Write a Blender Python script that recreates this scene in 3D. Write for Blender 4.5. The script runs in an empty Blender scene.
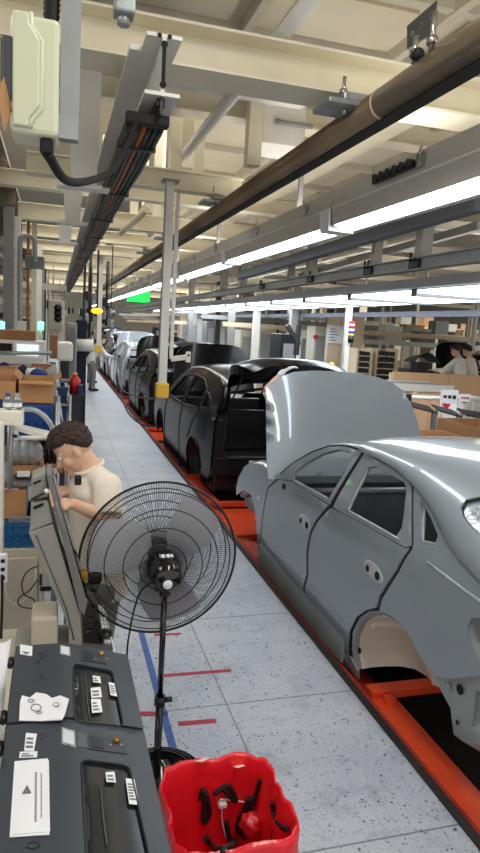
import bpy, bmesh, math, random
import numpy as np
from mathutils import Vector, Matrix, geometry
random.seed(7)
SC = bpy.context.scene
COL = SC.collection
PI = math.pi
# ------------------------------------------------------------------ camera
CAM_H = 2.0; FPX = 640.0; ROLL = 0.06; VPX, VPY = 55.0, 318.0
def _cam_basis():
    dx, dy = VPX-240.0, VPY-426.5
    cr, sr = math.cos(ROLL), math.sin(ROLL)
    ux, uy = cr*dx+sr*dy, -sr*dx+cr*dy
    pitch = math.atan2(-uy, FPX); yaw = math.atan2(-ux, math.hypot(FPX, uy))
    fw = Vector((math.sin(yaw)*math.cos(pitch), math.cos(yaw)*math.cos(pitch), -math.sin(pitch)))
    rt = Vector((math.cos(yaw), -math.sin(yaw), 0)); up = rt.cross(fw)
    return rt*cr+up*sr, -rt*sr+up*cr, fw
CR, CU, CF = _cam_basis()
CO = Vector((0, 0, CAM_H))
def ray(px, py): return CF + CR*((px-240.0)/FPX) - CU*((py-426.5)/FPX)
def P(px, py, X=None, Y=None, Z=None):
    """point of the place seen at a picture position, at a known world X, Y or Z"""
    d = ray(px, py)
    if Y is not None: t = (Y-CO.y)/d.y
    elif X is not None: t = (X-CO.x)/d.x
    else: t = (Z-CO.z)/d.z
    return CO + d*t
cd = bpy.data.cameras.new('camera'); cam = bpy.data.objects.new('camera', cd); COL.objects.link(cam)
cam.matrix_world = Matrix(((CR.x, CU.x, -CF.x, 0), (CR.y, CU.y, -CF.y, 0), (CR.z, CU.z, -CF.z, CAM_H), (0, 0, 0, 1)))
cd.sensor_fit = 'HORIZONTAL'; cd.sensor_width = 36.0; cd.lens = 36.0*FPX/480.0
cd.clip_start = 0.05; cd.clip_end = 300
SC.camera = cam
# ------------------------------------------------------------------ materials
def _n(nt, t, **k):
    n = nt.nodes.new(t)
    for a, v in k.items(): setattr(n, a, v)
    return n
def mat(name, col, rough=.5, metal=0.0, var=.0, vscale=6.0, bump=0.0, bscale=40.0, spec=.5, coat=0.0, alpha=1.0, emit=None, estr=0.0, trans=0.0, streak=None):
    m = bpy.data.materials.new(name); m.use_nodes = True
    nt = m.node_tree; b = nt.nodes['Principled BSDF']
    c = tuple(((v/255.0)/12.92 if v/255.0 <= .04045 else ((v/255.0+.055)/1.055)**2.4) for v in col)
    b.inputs['Base Color'].default_value = (*c, 1)
    b.inputs['Roughness'].default_value = rough; b.inputs['Metallic'].default_value = metal
    b.inputs['Specular IOR Level'].default_value = spec
    b.inputs['Coat Weight'].default_value = coat; b.inputs['Coat Roughness'].default_value = .04
    b.inputs['Alpha'].default_value = alpha; b.inputs['Transmission Weight'].default_value = trans
    if emit:
        e = tuple((v/255.0)**2.2 for v in emit)
        b.inputs['Emission Color'].default_value = (*e, 1); b.inputs['Emission Strength'].default_value = estr
    tc = _n(nt, 'ShaderNodeTexCoord')
    if var > 0:
        nz = _n(nt, 'ShaderNodeTexNoise'); nz.inputs['Scale'].default_value = vscale; nz.inputs['Detail'].default_value = 6
        mp = _n(nt, 'ShaderNodeMapping')
        if streak: mp.inputs['Scale'].default_value = streak
        nt.links.new(tc.outputs['Object'], mp.inputs['Vector']); nt.links.new(mp.outputs[0], nz.inputs['Vector'])
        r = _n(nt, 'ShaderNodeValToRGB')
        r.color_ramp.elements[0].position = .3; r.color_ramp.elements[1].position = .7
        r.color_ramp.elements[0].color = (*(v*(1-var) for v in c), 1)
        r.color_ramp.elements[1].color = (*(min(1, v*(1+var*.6)) for v in c), 1)
        nt.links.new(nz.outputs['Fac'], r.inputs[0]); nt.links.new(r.outputs[0], b.inputs['Base Color'])
    if bump > 0:
        nb = _n(nt, 'ShaderNodeTexNoise'); nb.inputs['Scale'].default_value = bscale; nb.inputs['Detail'].default_value = 4
        nt.links.new(tc.outputs['Object'], nb.inputs['Vector'])
        bp = _n(nt, 'ShaderNodeBump'); bp.inputs['Strength'].default_value = bump; bp.inputs['Distance'].default_value = .02
        nt.links.new(nb.outputs['Fac'], bp.inputs['Height']); nt.links.new(bp.outputs[0], b.inputs['Normal'])
    return m
M = {}
M['cream'] = mat('cream_paint', (238, 229, 203), .45, var=.08, vscale=3)
M['white_steel'] = mat('white_steel', (226, 224, 216), .4, var=.05)
M['grey_steel'] = mat('grey_steel', (150, 150, 148), .45, var=.1)
M['pale_steel'] = mat('pale_steel', (192, 190, 184), .4, var=.06)
M['deck'] = mat('dull_deck', (120, 110, 94), .6, var=.12)
M['mid_steel'] = mat('mid_steel', (118, 118, 120), .45, var=.1)
M['blue_steel'] = mat('blue_grey_steel', (96, 102, 116), .5, var=.1)
M['galv'] = mat('galvanised_steel', (165, 170, 170), .38, metal=.6, var=.22, vscale=9, streak=(1, 1, .35))
M['dark_steel'] = mat('dark_steel', (46, 46, 48), .45, metal=.3, var=.15)
M['black'] = mat('black_plastic', (20, 20, 22), .4)
M['gloss_black'] = mat('gloss_black_plastic', (12, 12, 14), .12, coat=.5)
M['rubber'] = mat('black_rubber', (16, 16, 17), .7)
M['chrome'] = mat('bare_metal', (190, 190, 190), .22, metal=1.0)
M['ceil'] = mat('ceiling_plate', (222, 211, 188), .6, var=.1, vscale=1.2)
M['ceil_rib'] = mat('ceiling_rib', (208, 201, 184), .5, var=.08)
M['carpaint'] = mat('grey_car_paint', (140, 150, 158), .3, metal=.15, coat=1.0)
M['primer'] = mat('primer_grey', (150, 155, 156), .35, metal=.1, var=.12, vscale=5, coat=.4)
M['primer_shade'] = mat('shaded_primer', (92, 97, 100), .45, var=.2, vscale=7, coat=.3)  # primer copy darkened to stand for the shade inside the grey body
M['carblack'] = mat('black_car_paint', (7, 7, 9), .22, spec=.16, coat=.10)
M['carinner'] = mat('dark_body_inside', (22, 23, 27), .35, var=.25, vscale=9, coat=.3)
M['carwhite'] = mat('white_car_paint', (206, 214, 226), .25, coat=1.0)
M['fan_blade'] = mat('grey_fan_blade', (196, 200, 206), .4, metal=.3)
M['cup'] = mat('handle_cup_grey', (178, 184, 186), .3, coat=.6)
M['carsilver'] = mat('silver_car_paint', (112, 118, 128), .28, metal=.4, coat=1.0)
M['wheelhouse'] = mat('cream_wheelhouse', (236, 231, 214), .5, var=.1, vscale=4)
M['seal'] = mat('black_seal', (8, 8, 10), .5)
M['hole'] = mat('dark_hole', (10, 10, 11), .8)
M['orange'] = mat('orange_red_paint', (222, 74, 34), .42, var=.16, vscale=7, bump=.05)
M['red_rail'] = mat('worn_red_paint', (170, 52, 36), .5, var=.3, vscale=9)
M['pit'] = mat('pit_dark', (34, 29, 28), .7, var=.3, vscale=4)
M['led'] = mat('led_tube', (255, 255, 255), .4, emit=(240, 248, 255), estr=13.0)
M['led2'] = mat('led_panel_light', (255, 255, 255), .4, emit=(236, 246, 255), estr=6.0)
M['green_screen'] = mat('green_screen', (20, 120, 50), .3, emit=(40, 225, 90), estr=1.5)
M['screen'] = mat('lit_screen', (200, 215, 230), .3, emit=(215, 235, 255), estr=1.0)
M['slate'] = mat('slate_plastic', (56, 62, 70), .42, var=.05, bump=.04, bscale=300)
M['slate_dark'] = mat('slate_dark_plastic', (34, 38, 44), .35)
M['smoke_glass'] = mat('smoked_window', (28, 34, 38), .12, coat=.5)
M['paper'] = mat('white_paper', (232, 234, 238), .7, var=.03)
M['ink'] = mat('grey_ink', (110, 112, 118), .7)
M['darkink'] = mat('dark_ink', (36, 38, 44), .7)
M['red_bag'] = mat('red_bin_bag', (240, 30, 44), .32, var=.12, vscale=7, bump=.35, bscale=14, coat=.3)
M['taskgrey'] = mat('kiosk_grey', (148, 148, 142), .4, var=.05)
M['taskdark'] = mat('kiosk_dark', (78, 82, 84), .35)
M['shirt'] = mat('cream_shirt', (236, 226, 212), .85, bump=.5, bscale=16)
M['trousers'] = mat('grey_trousers', (128, 128, 124), .85, bump=.15)
M['skin'] = mat('skin', (224, 180, 152), .55, var=.08, vscale=14)
M['hair'] = mat('dark_hair', (50, 32, 24), .55, bump=.5, bscale=90)
M['card'] = mat('brown_cardboard', (178, 132, 88), .75, var=.1, vscale=5)
M['card_in'] = mat('cardboard_inside', (150, 106, 70), .8, var=.1)
M['blue_bin'] = mat('blue_plastic', (20, 66, 130), .4, var=.08)
M['teal_bin'] = mat('teal_blue_plastic', (18, 96, 150), .4, var=.08)
M['navy'] = mat('navy_plastic', (18, 36, 84), .4)
M['beige'] = mat('beige_panel', (196, 188, 170), .5, var=.06, vscale=2)
M['junction'] = mat('pale_green_white_enamel', (222, 226, 196), .35)
M['yellow'] = mat('yellow_foam', (236, 190, 60), .6, var=.1)
M['pipe'] = mat('brown_green_pipe', (122, 104, 80), .35, metal=.25, var=.35, vscale=3.2, streak=(1, .35, 1), coat=.2)
M['plywood'] = mat('plywood', (222, 178, 138), .65, var=.08, vscale=3, streak=(1, 1, .2))
M['tan'] = mat('tan_board', (214, 194, 164), .6, var=.05)
M['red'] = mat('red_plastic', (200, 28, 40), .4)
M['blue'] = mat('blue_lens', (30, 60, 190), .3)
M['green'] = mat('green_paint', (58, 120, 60), .5, var=.1)
M['amber'] = mat('amber_lamp', (250, 170, 30), .4, emit=(255, 170, 40), estr=2.0)
M['greenlamp'] = mat('green_lamp', (120, 240, 160), .4, emit=(120, 255, 170), estr=2.5)
M['clear'] = mat('clear_plastic', (214, 222, 226), .1, trans=.85)
M['cloth_blue'] = mat('dark_blue_cloth', (32, 36, 52), .9, bump=.1)
M['cable_o'] = mat('orange_cable', (160, 84, 34), .5)
M['cable_g'] = mat('green_cable', (16, 34, 30), .5)
M['wirew'] = mat('white_cable', (226, 226, 222), .5)
M['tape_red'] = mat('red_floor_tape', (168, 40, 62), .6, var=.25, vscale=20)
M['tape_blue'] = mat('blue_floor_tape', (58, 96, 168), .6, var=.35, vscale=20)
M['concrete'] = mat('hall_concrete', (150, 152, 154), .5, var=.12, vscale=.8)
M['wall'] = mat('hall_wall', (176, 170, 156), .7, var=.08, vscale=.4)

def floor_material():
    m = bpy.data.materials.new('steel_plate_floor'); m.use_nodes = True
    nt = m.node_tree; b = nt.nodes['Principled BSDF']; L = nt.links.new
    tc = _n(nt, 'ShaderNodeTexCoord')
    def mix(fac, a, bb):
        x = _n(nt, 'ShaderNodeMix', data_type='RGBA')
        L(fac, x.inputs['Factor'])
        if isinstance(a, tuple): x.inputs['A'].default_value = (*a, 1)
        else: L(a, x.inputs['A'])
        x.inputs['B'].default_value = (*bb, 1)
        return x.outputs['Result']
    def noise(scale, detail=5, rough=.6):
        n = _n(nt, 'ShaderNodeTexNoise'); n.inputs['Scale'].default_value = scale; n.inputs['Detail'].default_value = detail; n.inputs['Roughness'].default_value = rough
        L(tc.outputs['Object'], n.inputs['Vector']); return n.outputs['Fac']
    def ramp(v, p0, p1, inv=False):
        r = _n(nt, 'ShaderNodeMapRange'); r.inputs[1].default_value = p0; r.inputs[2].default_value = p1
        r.inputs[3].default_value = 1.0 if inv else 0.0; r.inputs[4].default_value = 0.0 if inv else 1.0
        L(v, r.inputs[0]); return r.outputs[0]
    def mul(a, k):
        x = _n(nt, 'ShaderNodeMath', operation='MULTIPLY'); L(a, x.inputs[0])
        if isinstance(k, float): x.inputs[1].default_value = k
        else: L(k, x.inputs[1])
        return x.outputs[0]
    big = ramp(noise(1.1, 4), .35, .65)
    col = mix(big, (.37, .41, .49), (.50, .53, .58))
    # trodden bluish wear along the middle of the aisle
    blot = ramp(noise(5.5, 6, .7), .52, .70)
    col = mix(mul(blot, .75), col, (.25, .285, .35))
    # raised studs of the plate
    v = _n(nt, 'ShaderNodeTexVoronoi'); v.inputs['Scale'].default_value = 48; v.inputs['Randomness'].default_value = .55
    L(tc.outputs['Object'], v.inputs['Vector'])
    stud = ramp(v.outputs['Distance'], .20, .40, True)
    col = mix(mul(stud, .38), col, (.20, .23, .29))
    # oil specks
    for sc_, p0, p1, k in ((12.0, .08, .13, .97), (46.0, .16, .3, .9), (24.0, .11, .19, .95), (5.1, .045, .065, .97)):
        vv = _n(nt, 'ShaderNodeTexVoronoi'); vv.inputs['Scale'].default_value = sc_
        L(tc.outputs['Object'], vv.inputs['Vector'])
        gate = ramp(noise(sc_*.37+1.3, 3), .49, .57)
        s = mul(mul(ramp(vv.outputs['Distance'], p0, p1, True), gate), k)
        col = mix(s, col, (.045, .05, .06))
    # seams between the plates
    sp = _n(nt, 'ShaderNodeSeparateXYZ'); L(tc.outputs['Object'], sp.inputs[0])
    def seam(axis, period, off, w):
        a = _n(nt, 'ShaderNodeMath', operation='ADD'); L(sp.outputs[axis], a.inputs[0]); a.inputs[1].default_value = off
        p = _n(nt, 'ShaderNodeMath', operation='PINGPONG'); L(a.outputs[0], p.inputs[0]); p.inputs[1].default_value = period/2
        return ramp(p.outputs[0], w*.5, w, True)
    col = mix(mul(seam(1, 1.02, 2.05, .006), .8), col, (.12, .13, .15))
    col = mix(mul(seam(0, 1.2, .28, .006), .75), col, (.12, .13, .15))
    L(col, b.inputs['Base Color']); b.inputs['Roughness'].default_value = .42; b.inputs['Metallic'].default_value = .12
    bp = _n(nt, 'ShaderNodeBump'); bp.inputs['Strength'].default_value = .25; bp.inputs['Distance'].default_value = .004
    L(stud, bp.inputs['Height']); L(bp.outputs[0], b.inputs['Normal'])
    return m
M['floor'] = floor_material()
# ------------------------------------------------------------------ mesh collector
def V(*a): return Vector(a)
class MB:
    def __init__(s): s.v = []; s.f = []; s.sm = []
    def add(s, vs, fs, smooth=False):
        o = len(s.v); s.v += [Vector(v) for v in vs]
        for f in fs: s.f.append([i+o for i in f]); s.sm.append(smooth)
        return s
    def hexa(s, p):   # 8 points: bottom ring 0-3, top ring 4-7
        return s.add(p, [(3, 2, 1, 0), (4, 5, 6, 7), (0, 1, 5, 4), (1, 2, 6, 5), (2, 3, 7, 6), (3, 0, 4, 7)])
    def box(s, x0, x1, y0, y1, z0, z1, bev=0.0):
        if bev > 0: return s.rbox((x0+x1)/2, (y0+y1)/2, (z0+z1)/2, abs(x1-x0), abs(y1-y0), abs(z1-z0), bev)
        x0, x1 = sorted((x0, x1)); y0, y1 = sorted((y0, y1)); z0, z1 = sorted((z0, z1))
        return s.hexa([(x0, y0, z0), (x1, y0, z0), (x1, y1, z0), (x0, y1, z0), (x0, y0, z1), (x1, y0, z1), (x1, y1, z1), (x0, y1, z1)])
    def rbox(s, cx, cy, cz, sx, sy, sz, r, rot=None, seg=2):
        bm = bmesh.new(); bmesh.ops.create_cube(bm, size=1.0)
        for v in bm.verts: v.co = Vector((v.co.x*sx, v.co.y*sy, v.co.z*sz))
        r = min(r, .49*min(sx, sy, sz))
        bmesh.ops.bevel(bm, geom=list(bm.edges), offset=r, segments=seg, affect='EDGES', profile=.5)
        R = rot.to_3x3() if rot is not None else Matrix.Identity(3)
        c = Vector((cx, cy, cz))
        vs = [R @ v.co + c for v in bm.verts]; bm.verts.index_update()
        fs = [[v.index for v in f.verts] for f in bm.faces]
        bm.free(); return s.add(vs, fs)
    def obox(s, c, size, rot, bev=0.0):   # oriented box
        c = Vector(c)
        if bev > 0: return s.rbox(*c, *size, bev, rot)
        h = [k/2 for k in size]; R = rot.to_3x3()
        pts = [(-1, -1, -1), (1, -1, -1), (1, 1, -1), (-1, 1, -1), (-1, -1, 1), (1, -1, 1), (1, 1, 1), (-1, 1, 1)]
        return s.hexa([c + R @ Vector((p[0]*h[0], p[1]*h[1], p[2]*h[2])) for p in pts])
    def bar(s, p, q, w, h, up=(0, 0, 1)):   # rectangular bar from p to q
        p, q = Vector(p), Vector(q); d = (q-p).normalized(); u = Vector(up)
        if abs(d.dot(u)) > .98: u = Vector((0, 1, 0))
        a = d.cross(u).normalized()*w/2; b = a.cross(d).normalized()*h/2
        return s.hexa([p-a-b, p+a-b, q+a-b, q-a-b, p-a+b, p+a+b, q+a+b, q-a+b])
    def tube(s, pts, r, n=8, closed=False, cap=True, rs=None):
        pts = [Vector(p) for p in pts]; m = len(pts); o = len(s.v); up = None
        for i, p in enumerate(pts):
            if closed: d = (pts[(i+1) % m]-pts[i-1])
            else: d = (pts[min(i+1, m-1)]-pts[max(i-1, 0)])
            d.normalize()
            if up is None: up = d.orthogonal().normalized()
            else:
                up = up-d*up.dot(d)
                up = d.orthogonal().normalized() if up.length < 1e-6 else up.normalized()
            w = d.cross(up); rr = rs[i] if rs else r
            for k in range(n):
                a = 2*PI*k/n; s.v.append(p+(up*math.cos(a)+w*math.sin(a))*rr)
        for i in range(m if closed else m-1):
            j = (i+1) % m
            for k in range(n):
                k2 = (k+1) % n
                s.f.append([o+i*n+k, o+i*n+k2, o+j*n+k2, o+j*n+k]); s.sm.append(True)
        if cap and not closed:
            s.f.append([o+k for k in range(n)][::-1]); s.sm.append(False)
            s.f.append([o+(m-1)*n+k for k in range(n)]); s.sm.append(False)
        return s
    def cyl(s, p, q, r, n=16, r2=None): return s.tube([p, q], r, n, rs=[r, r if r2 is None else r2])
    def lathe(s, prof, origin=(0, 0, 0), axis=(0, 0, 1), n=24):   # profile of (radius, height)
        ax = Vector(axis).normalized(); a = ax.orthogonal().normalized(); b = ax.cross(a); O = Vector(origin); o = len(s.v)
        for r, h in prof:
            for k in range(n):
                t = 2*PI*k/n; s.v.append(O+ax*h+(a*math.cos(t)+b*math.sin(t))*max(r, 1e-4))
        for i in range(len(prof)-1):
            for k in range(n):
                k2 = (k+1) % n; s.f.append([o+i*n+k, o+i*n+k2, o+(i+1)*n+k2, o+(i+1)*n+k]); s.sm.append(True)
        return s
    def prism(s, outline, vec):   # planar polygon extruded along vec
        n = len(outline); vec = Vector(vec); a = [Vector(p) for p in outline]
        return s.add(a+[p+vec for p in a], [list(range(n))[::-1], list(range(n, 2*n))]+[[i, (i+1) % n, n+(i+1) % n, n+i] for i in range(n)])
    def ball(s, c, r, seg=16, ring=10, sc=(1, 1, 1), rot=None):
        R = rot.to_3x3() if rot is not None else Matrix.Identity(3); c = Vector(c); o = len(s.v)
        for i in range(ring+1):
            t = PI*i/ring
            for k in range(seg):
                a = 2*PI*k/seg
                s.v.append(c+R @ Vector((r*sc[0]*math.sin(t)*math.cos(a), r*sc[1]*math.sin(t)*math.sin(a), r*sc[2]*math.cos(t))))
        for i in range(ring):
            for k in range(seg):
                k2 = (k+1) % seg; s.f.append([o+i*seg+k, o+(i+1)*seg+k, o+(i+1)*seg+k2, o+i*seg+k2]); s.sm.append(True)
        return s
    def grid(s, rows, smooth=True, closed=False):
        o = len(s.v); m = len(rows[0])
        for r in rows: s.v += [Vector(p) for p in r]
        for i in range(len(rows)-1):
            for k in range(m if closed else m-1):
                k2 = (k+1) % m; s.f.append([o+i*m+k, o+i*m+k2, o+(i+1)*m+k2, o+(i+1)*m+k]); s.sm.append(smooth)
        return s
    def build(s, name, material, parent=None, loc=None, bevel=0.0):
        me = bpy.data.meshes.new(name)
        off = Vector((0, 0, 0))
        if parent is not None: off = world_loc(parent)
        if loc is not None: off = off+Vector(loc)
        me.from_pydata([tuple(v-off) for v in s.v], [], s.f); me.update()
        me.polygons.foreach_set('use_smooth', s.sm)
        bm = bmesh.new(); bm.from_mesh(me); bmesh.ops.recalc_face_normals(bm, faces=bm.faces[:]); bm.to_mesh(me); bm.free()
        me.materials.append(material)
        o = bpy.data.objects.new(name, me); COL.objects.link(o)
        if parent is not None: o.parent = parent
        if loc is not None: o.location = loc
        if bevel > 0:
            b = o.modifiers.new('bevel', 'BEVEL'); b.width = bevel; b.segments = 2; b.limit_method = 'ANGLE'
        return o
_WL = {}
def world_loc(o):
    l = Vector((0, 0, 0))
    while o is not None: l = l+o.location; o = o.parent
    return l
def tag(o, label, cat, group=None, kind=None):
    o['label'] = label; o['category'] = cat
    if group: o['group'] = group
    if kind: o['kind'] = kind
    return o
def thing(name, label, cat, loc=(0, 0, 0), group=None):
    o = bpy.data.objects.new(name, None); COL.objects.link(o); o.location = loc; o.empty_display_size = .1
    return tag(o, label, cat, group)
def struct(name, mb, material, label=None, parent=None):
    o = mb.build(name, material, parent); o['kind'] = 'structure'
    if label: o['label'] = label
    return o
def center(mb):   # shift a collector so that it is built with an origin at its own base centre
    xs = [v.x for v in mb.v]; ys = [v.y for v in mb.v]; zs = [v.z for v in mb.v]
    return Vector(((min(xs)+max(xs))/2, (min(ys)+max(ys))/2, min(zs)))
def single(name, mb, material, label, cat, group=None, bevel=0.0):
    return tag(mb.build(name, material, None, loc=center(mb), bevel=bevel), label, cat, group)
def copy_tree(o, parent=None):
    c = o.copy(); COL.objects.link(c)
    if parent is not None: c.parent = parent
    for ch in list(o.children): copy_tree(ch, c)
    return c
def recolour(o, material):
    o.material_slots[0].link = 'OBJECT'; o.material_slots[0].material = material
def catmull(pts, k=6, closed=False):
    pts = [Vector(p) for p in pts]; n = len(pts); out = []
    for i in range(n if closed else n-1):
        p0 = pts[i-1] if (closed or i > 0) else pts[0]; p1 = pts[i]; p2 = pts[(i+1) % n]
        p3 = pts[(i+2) % n] if (closed or i+2 < n) else pts[-1]
        for j in range(k):
            t = j/k
            out.append(.5*((2*p1)+(p2-p0)*t+(2*p0-5*p1+4*p2-p3)*t*t+(3*p1-p0-3*p2+p3)*t**3))
    if not closed: out.append(pts[-1])
    return out
def ibeam(mb, p, q, w, h, t=.012, tw=.01, up=(0, 0, 1)):   # I section, p and q on the centre of the bottom flange underside
    p, q = Vector(p), Vector(q); u = Vector(up)
    mb.bar(p+u*t/2, q+u*t/2, w, t, up); mb.bar(p+u*(h-t/2), q+u*(h-t/2), w, t, up)
    mb.bar(p+u*h/2, q+u*h/2, tw, h-2*t, up); return mb
# ================================================================== the hall
struct('floor', MB().box(-8, 1.66, -1.5, 62, -.06, 0), M['floor'])
struct('floor', MB().box(1.66, 4.3, -1.5, 62, -.40, -.34), M['pit'])
struct('floor', MB().box(4.3, 32, -1.5, 62, -.06, 0), M['concrete'])
struct('trim_1', MB().box(1.66, 1.70, -1.5, 62, -.34, .012), M['pit'], 'dark steel edge strip of the conveyor trench')
struct('trim_2', MB().box(4.26, 4.30, -1.5, 62, -.34, .012), M['pit'])
struct('wall_back', MB().box(-8, 32, 62, 62.2, -.06, 9), M['wall'])
struct('wall_right', MB().box(32, 32.2, -1.5, 62.2, -.06, 9), M['wall'])
struct('wall_left', MB().box(-8.2, -8, -1.5, 62.2, -.06, 9), M['wall'])
# high roof above the steelwork, and the lower plated deck over the near end of the line
struct('ceiling', MB().box(-8.2, 32.2, 6.2, 62.2, 9, 9.2), M['wall'])
struct('ceiling', MB().box(-8.2, 14, -1.5, 6.6, 4.30, 4.40), M['ceil'])
struct('ceiling', MB().box(1.7, 14, 6.6, 27, 4.30, 4.40), M['ceil'])
mb = MB()
for y in np.arange(7.0, 27, 1.4): mb.box(1.7, 12, y-.04, y+.04, 4.22, 4.30)
for x in (2.6, 4.2, 6.2, 8.5): mb.box(x-.05, x+.05, 6.6, 27, 4.18, 4.30)
struct('ceiling_rib', mb, M['ceil_rib'])
mb = MB()
for x in np.arange(-2.4, 8, 1.25): mb.box(x-.035, x+.035, -1.0, 6.6, 4.20, 4.30)
struct('ceiling_rib', mb, M['ceil_rib'])
mb = MB()
for y in np.arange(.4, 6.5, .95): mb.box(-8, 12, y-.04, y+.04, 4.22, 4.30)
struct('ceiling_rib', mb, M['ceil_rib'])
mb = MB()   # loose access panels between the ribs
for x in np.arange(-2.3, 7, 1.25):
    for y in np.arange(.5, 6, .95):
        mb.box(x+.16, x+1.0, y+.12, y+.76, 4.275, 4.30)
struct('ceiling_panel', mb, M['ceil'])
# cross beams
def xbeam(Y, zb, h, x0, x1, w=.22, m='cream', label=None):
    struct('steel_beam', ibeam(MB(), (x0, Y+w/2, zb), (x1, Y+w/2, zb), w, h, .016, .012), M[m], label)
xbeam(3.82, 3.44, .24, -3.0, 7.5, .30, label='wide cream cross beam nearest to the camera')
BEAMS = [(7.0, 3.42, .20, -.30, 1.95), (8.9, 3.62, .20, -3.2, 4.2), (10.3, 3.42, .24, -.55, 4.2), (12.6, 3.45, .22, -.6, 4.2), (15, 3.45, .22, -3, 4.2), (18, 3.45, .25, -.6, 4.2),
         (21.5, 3.5, .25, -3, 9), (26, 3.5, .25, -3, 9), (32, 3.6, .3, -3, 9), (40, 3.6, .3, -3, 12)]
for b in BEAMS: xbeam(*b, w=.2)
xbeam(6.3, 4.0, .24, -3, 7.5, .26)
xbeam(5.1, 3.80, .16, .55, 1.9, .14, 'white_steel', 'pale short beam behind the wide cream cross beam')
# longitudinal steel over the left side and right side
def ybeam(X, zb, h, y0, y1, w=.16, m='cream'):
    struct('steel_beam', ibeam(MB(), (X, y0, zb), (X, y1, zb), w, h, .014, .01), M[m])
ybeam(-1.15, 3.15, .26, 6.6, 40, .2, 'grey_steel')
ybeam(2.75, 3.75, .22, 1.5, 40, .18)
ybeam(4.4, 3.6, .22, 2, 40, .18)
ybeam(-2.8, 3.6, .25, 2, 40, .2, 'grey_steel')
mb = MB()   # deck of the left mezzanine
mb.box(-6, -.6, 6.4, 30, 3.92, 3.98)
struct('ceiling_deck', mb, M['deck'])
for i, y in enumerate(np.arange(7.2, 30, 1.9)):
    struct('steel_beam', ibeam(MB(), (-6, y, 3.70), (-.62, y, 3.70), .12, .22), M['deck'])
# hangers between the deck and the beams
def post(x, y, z0, z1, w=.10, m='cream', name='steel_post'):
    struct(name, MB().box(x-w/2, x+w/2, y-w/2, y+w/2, z0, z1), M[m])
for x, y, z0, z1, w in ((1.62, 5.6, 3.40, 4.3, .12), (1.20, 7.1, 3.62, 5.6, .12), (1.46, 7.12, 3.62, 5.6, .10), (1.15, 10.4, 3.66, 6, .12), (1.5, 10.4, 3.66, 6, .12), (1.9, 12.7, 3.67, 6, .12),
                        (2.75, 2.75, 3.95, 4.3, .14), (1.0, 15.1, 3.67, 6, .12), (1.9, 15.1, 3.67, 6, .12), (3.2, 10.4, 3.66, 6, .12), (4.0, 12.7, 3.67, 6, .12), (2.6, 18, 3.7, 6.5, .14)):
    post(x, y, z0, z1, w)
# wide flat hanger plates over the left side
for X, Y, z0, z1, wt, wb in ((.195, 5.3, 3.02, 4.1, .25, .19), (.17, 7.6, 3.06, 3.42, .2, .16), (.12, 10.0, 3.1, 3.42, .2, .16)):
    mb = MB(); mb.hexa([(X-wb/2, Y-.05, z0), (X+wb/2, Y-.05, z0), (X+wb/2, Y+.05, z0), (X-wb/2, Y+.05, z0), (X-wt/2, Y-.05, z1), (X+wt/2, Y-.05, z1), (X+wt/2, Y+.05, z1), (X-wt/2, Y+.05, z1)])
    mb.box(X-wb/2-.10, X+wb/2+.10, Y-.08, Y+.08, z0-.03, z0)
    struct('hanger_plate', mb, M['white_steel'])
# pale diagonal braces
def brace(p, q, r, m='white_steel', label=None): struct('diagonal_brace', MB().cyl(p, q, r, 14), M[m], label)
brace(P(322, -14, Y=3.45), P(182, 158, Y=7.2), .05, label='pale round brace slanting up to the deck above the wide beam')
brace(P(121, 233, Y=10.3), P(147, 210, Y=9.2), .045, 'cream')
brace(P(150, 235, Y=12), P(185, 205, Y=10.4), .05)
# ------------------------------------------------------------------ festoon beam with its cable bundle
r = thing('festoon_beam', 'white I-beam running along the line with a black cable bundle under it', 'overhead beam', (.495, 3.38, 3.10))
ibeam_mb = ibeam(MB(), (.495, 3.38, 3.12), (.495, 30, 3.12), .175, .285, .018, .02)
ibeam_mb.build('beam', M['white_steel'], r)
MB().box(.345, .405, 3.55, 30, 3.375, 3.402).build('side_channel', M['white_steel'], r)
mb = MB().box(.486, .504, 3.372, 3.381, 3.18, 3.35); mb.cyl((.495, 3.37, 3.17), (.495, 3.381, 3.17), .016); mb.cyl((.495, 3.37, 3.355), (.495, 3.381, 3.355), .016)
mb.build('end_slot', M['hole'], r)
mb = MB()
for x in (.47, .52): mb.box(x-.009, x+.009, 3.372, 3.381, 3.385, 3.402)
mb.build('bolt_slot', M['hole'], r)
mb = MB().box(.475, .515, 3.42, 28, 3.085, 3.122).box(.488, .502, 3.40, 3.46, 3.04, 3.13); mb.build('hanger_rail', M['dark_steel'], r)
b = thing('cable_bundle', 'dark bundle of festoon cables hanging under the white I-beam', 'cables', (.44, 3.5, 3.0))
cols = ['black', 'cable_g', 'black', 'cable_o', 'black', 'cable_g', 'black']
for i in range(7):
    x = .350+.030*i
    mb = MB(); pts = [(x, 3.52, 3.03), (x, 3.7, 3.02)]+[(x+.003*math.sin(k*1.7+i), 3.7+k*.8, 3.02-.012*(k % 2)) for k in range(1, 29)]
    mb.tube(pts, .014, 6); mb.build('cable', M[cols[i]], b)
    if True:
        mb = MB().rbox(x, 3.50, 3.03, .040, .07, .055, .008); mb.build('cable_clamp', M['rubber'], b)
for k in range(16):
    y = 3.95+k*1.45; mb = MB().box(.332, .552, y, y+.03, 2.992, 3.004).box(.332, .338, y, y+.03, 2.995, 3.045).box(.546, .552, y, y+.03, 2.995, 3.045); mb.build('tray_strap', M['dark_steel'], b)
mb = MB().box(.335, .340, 3.55, 28, 3.0, 3.04); mb.build('tray_side', M['dark_steel'], b)
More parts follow.
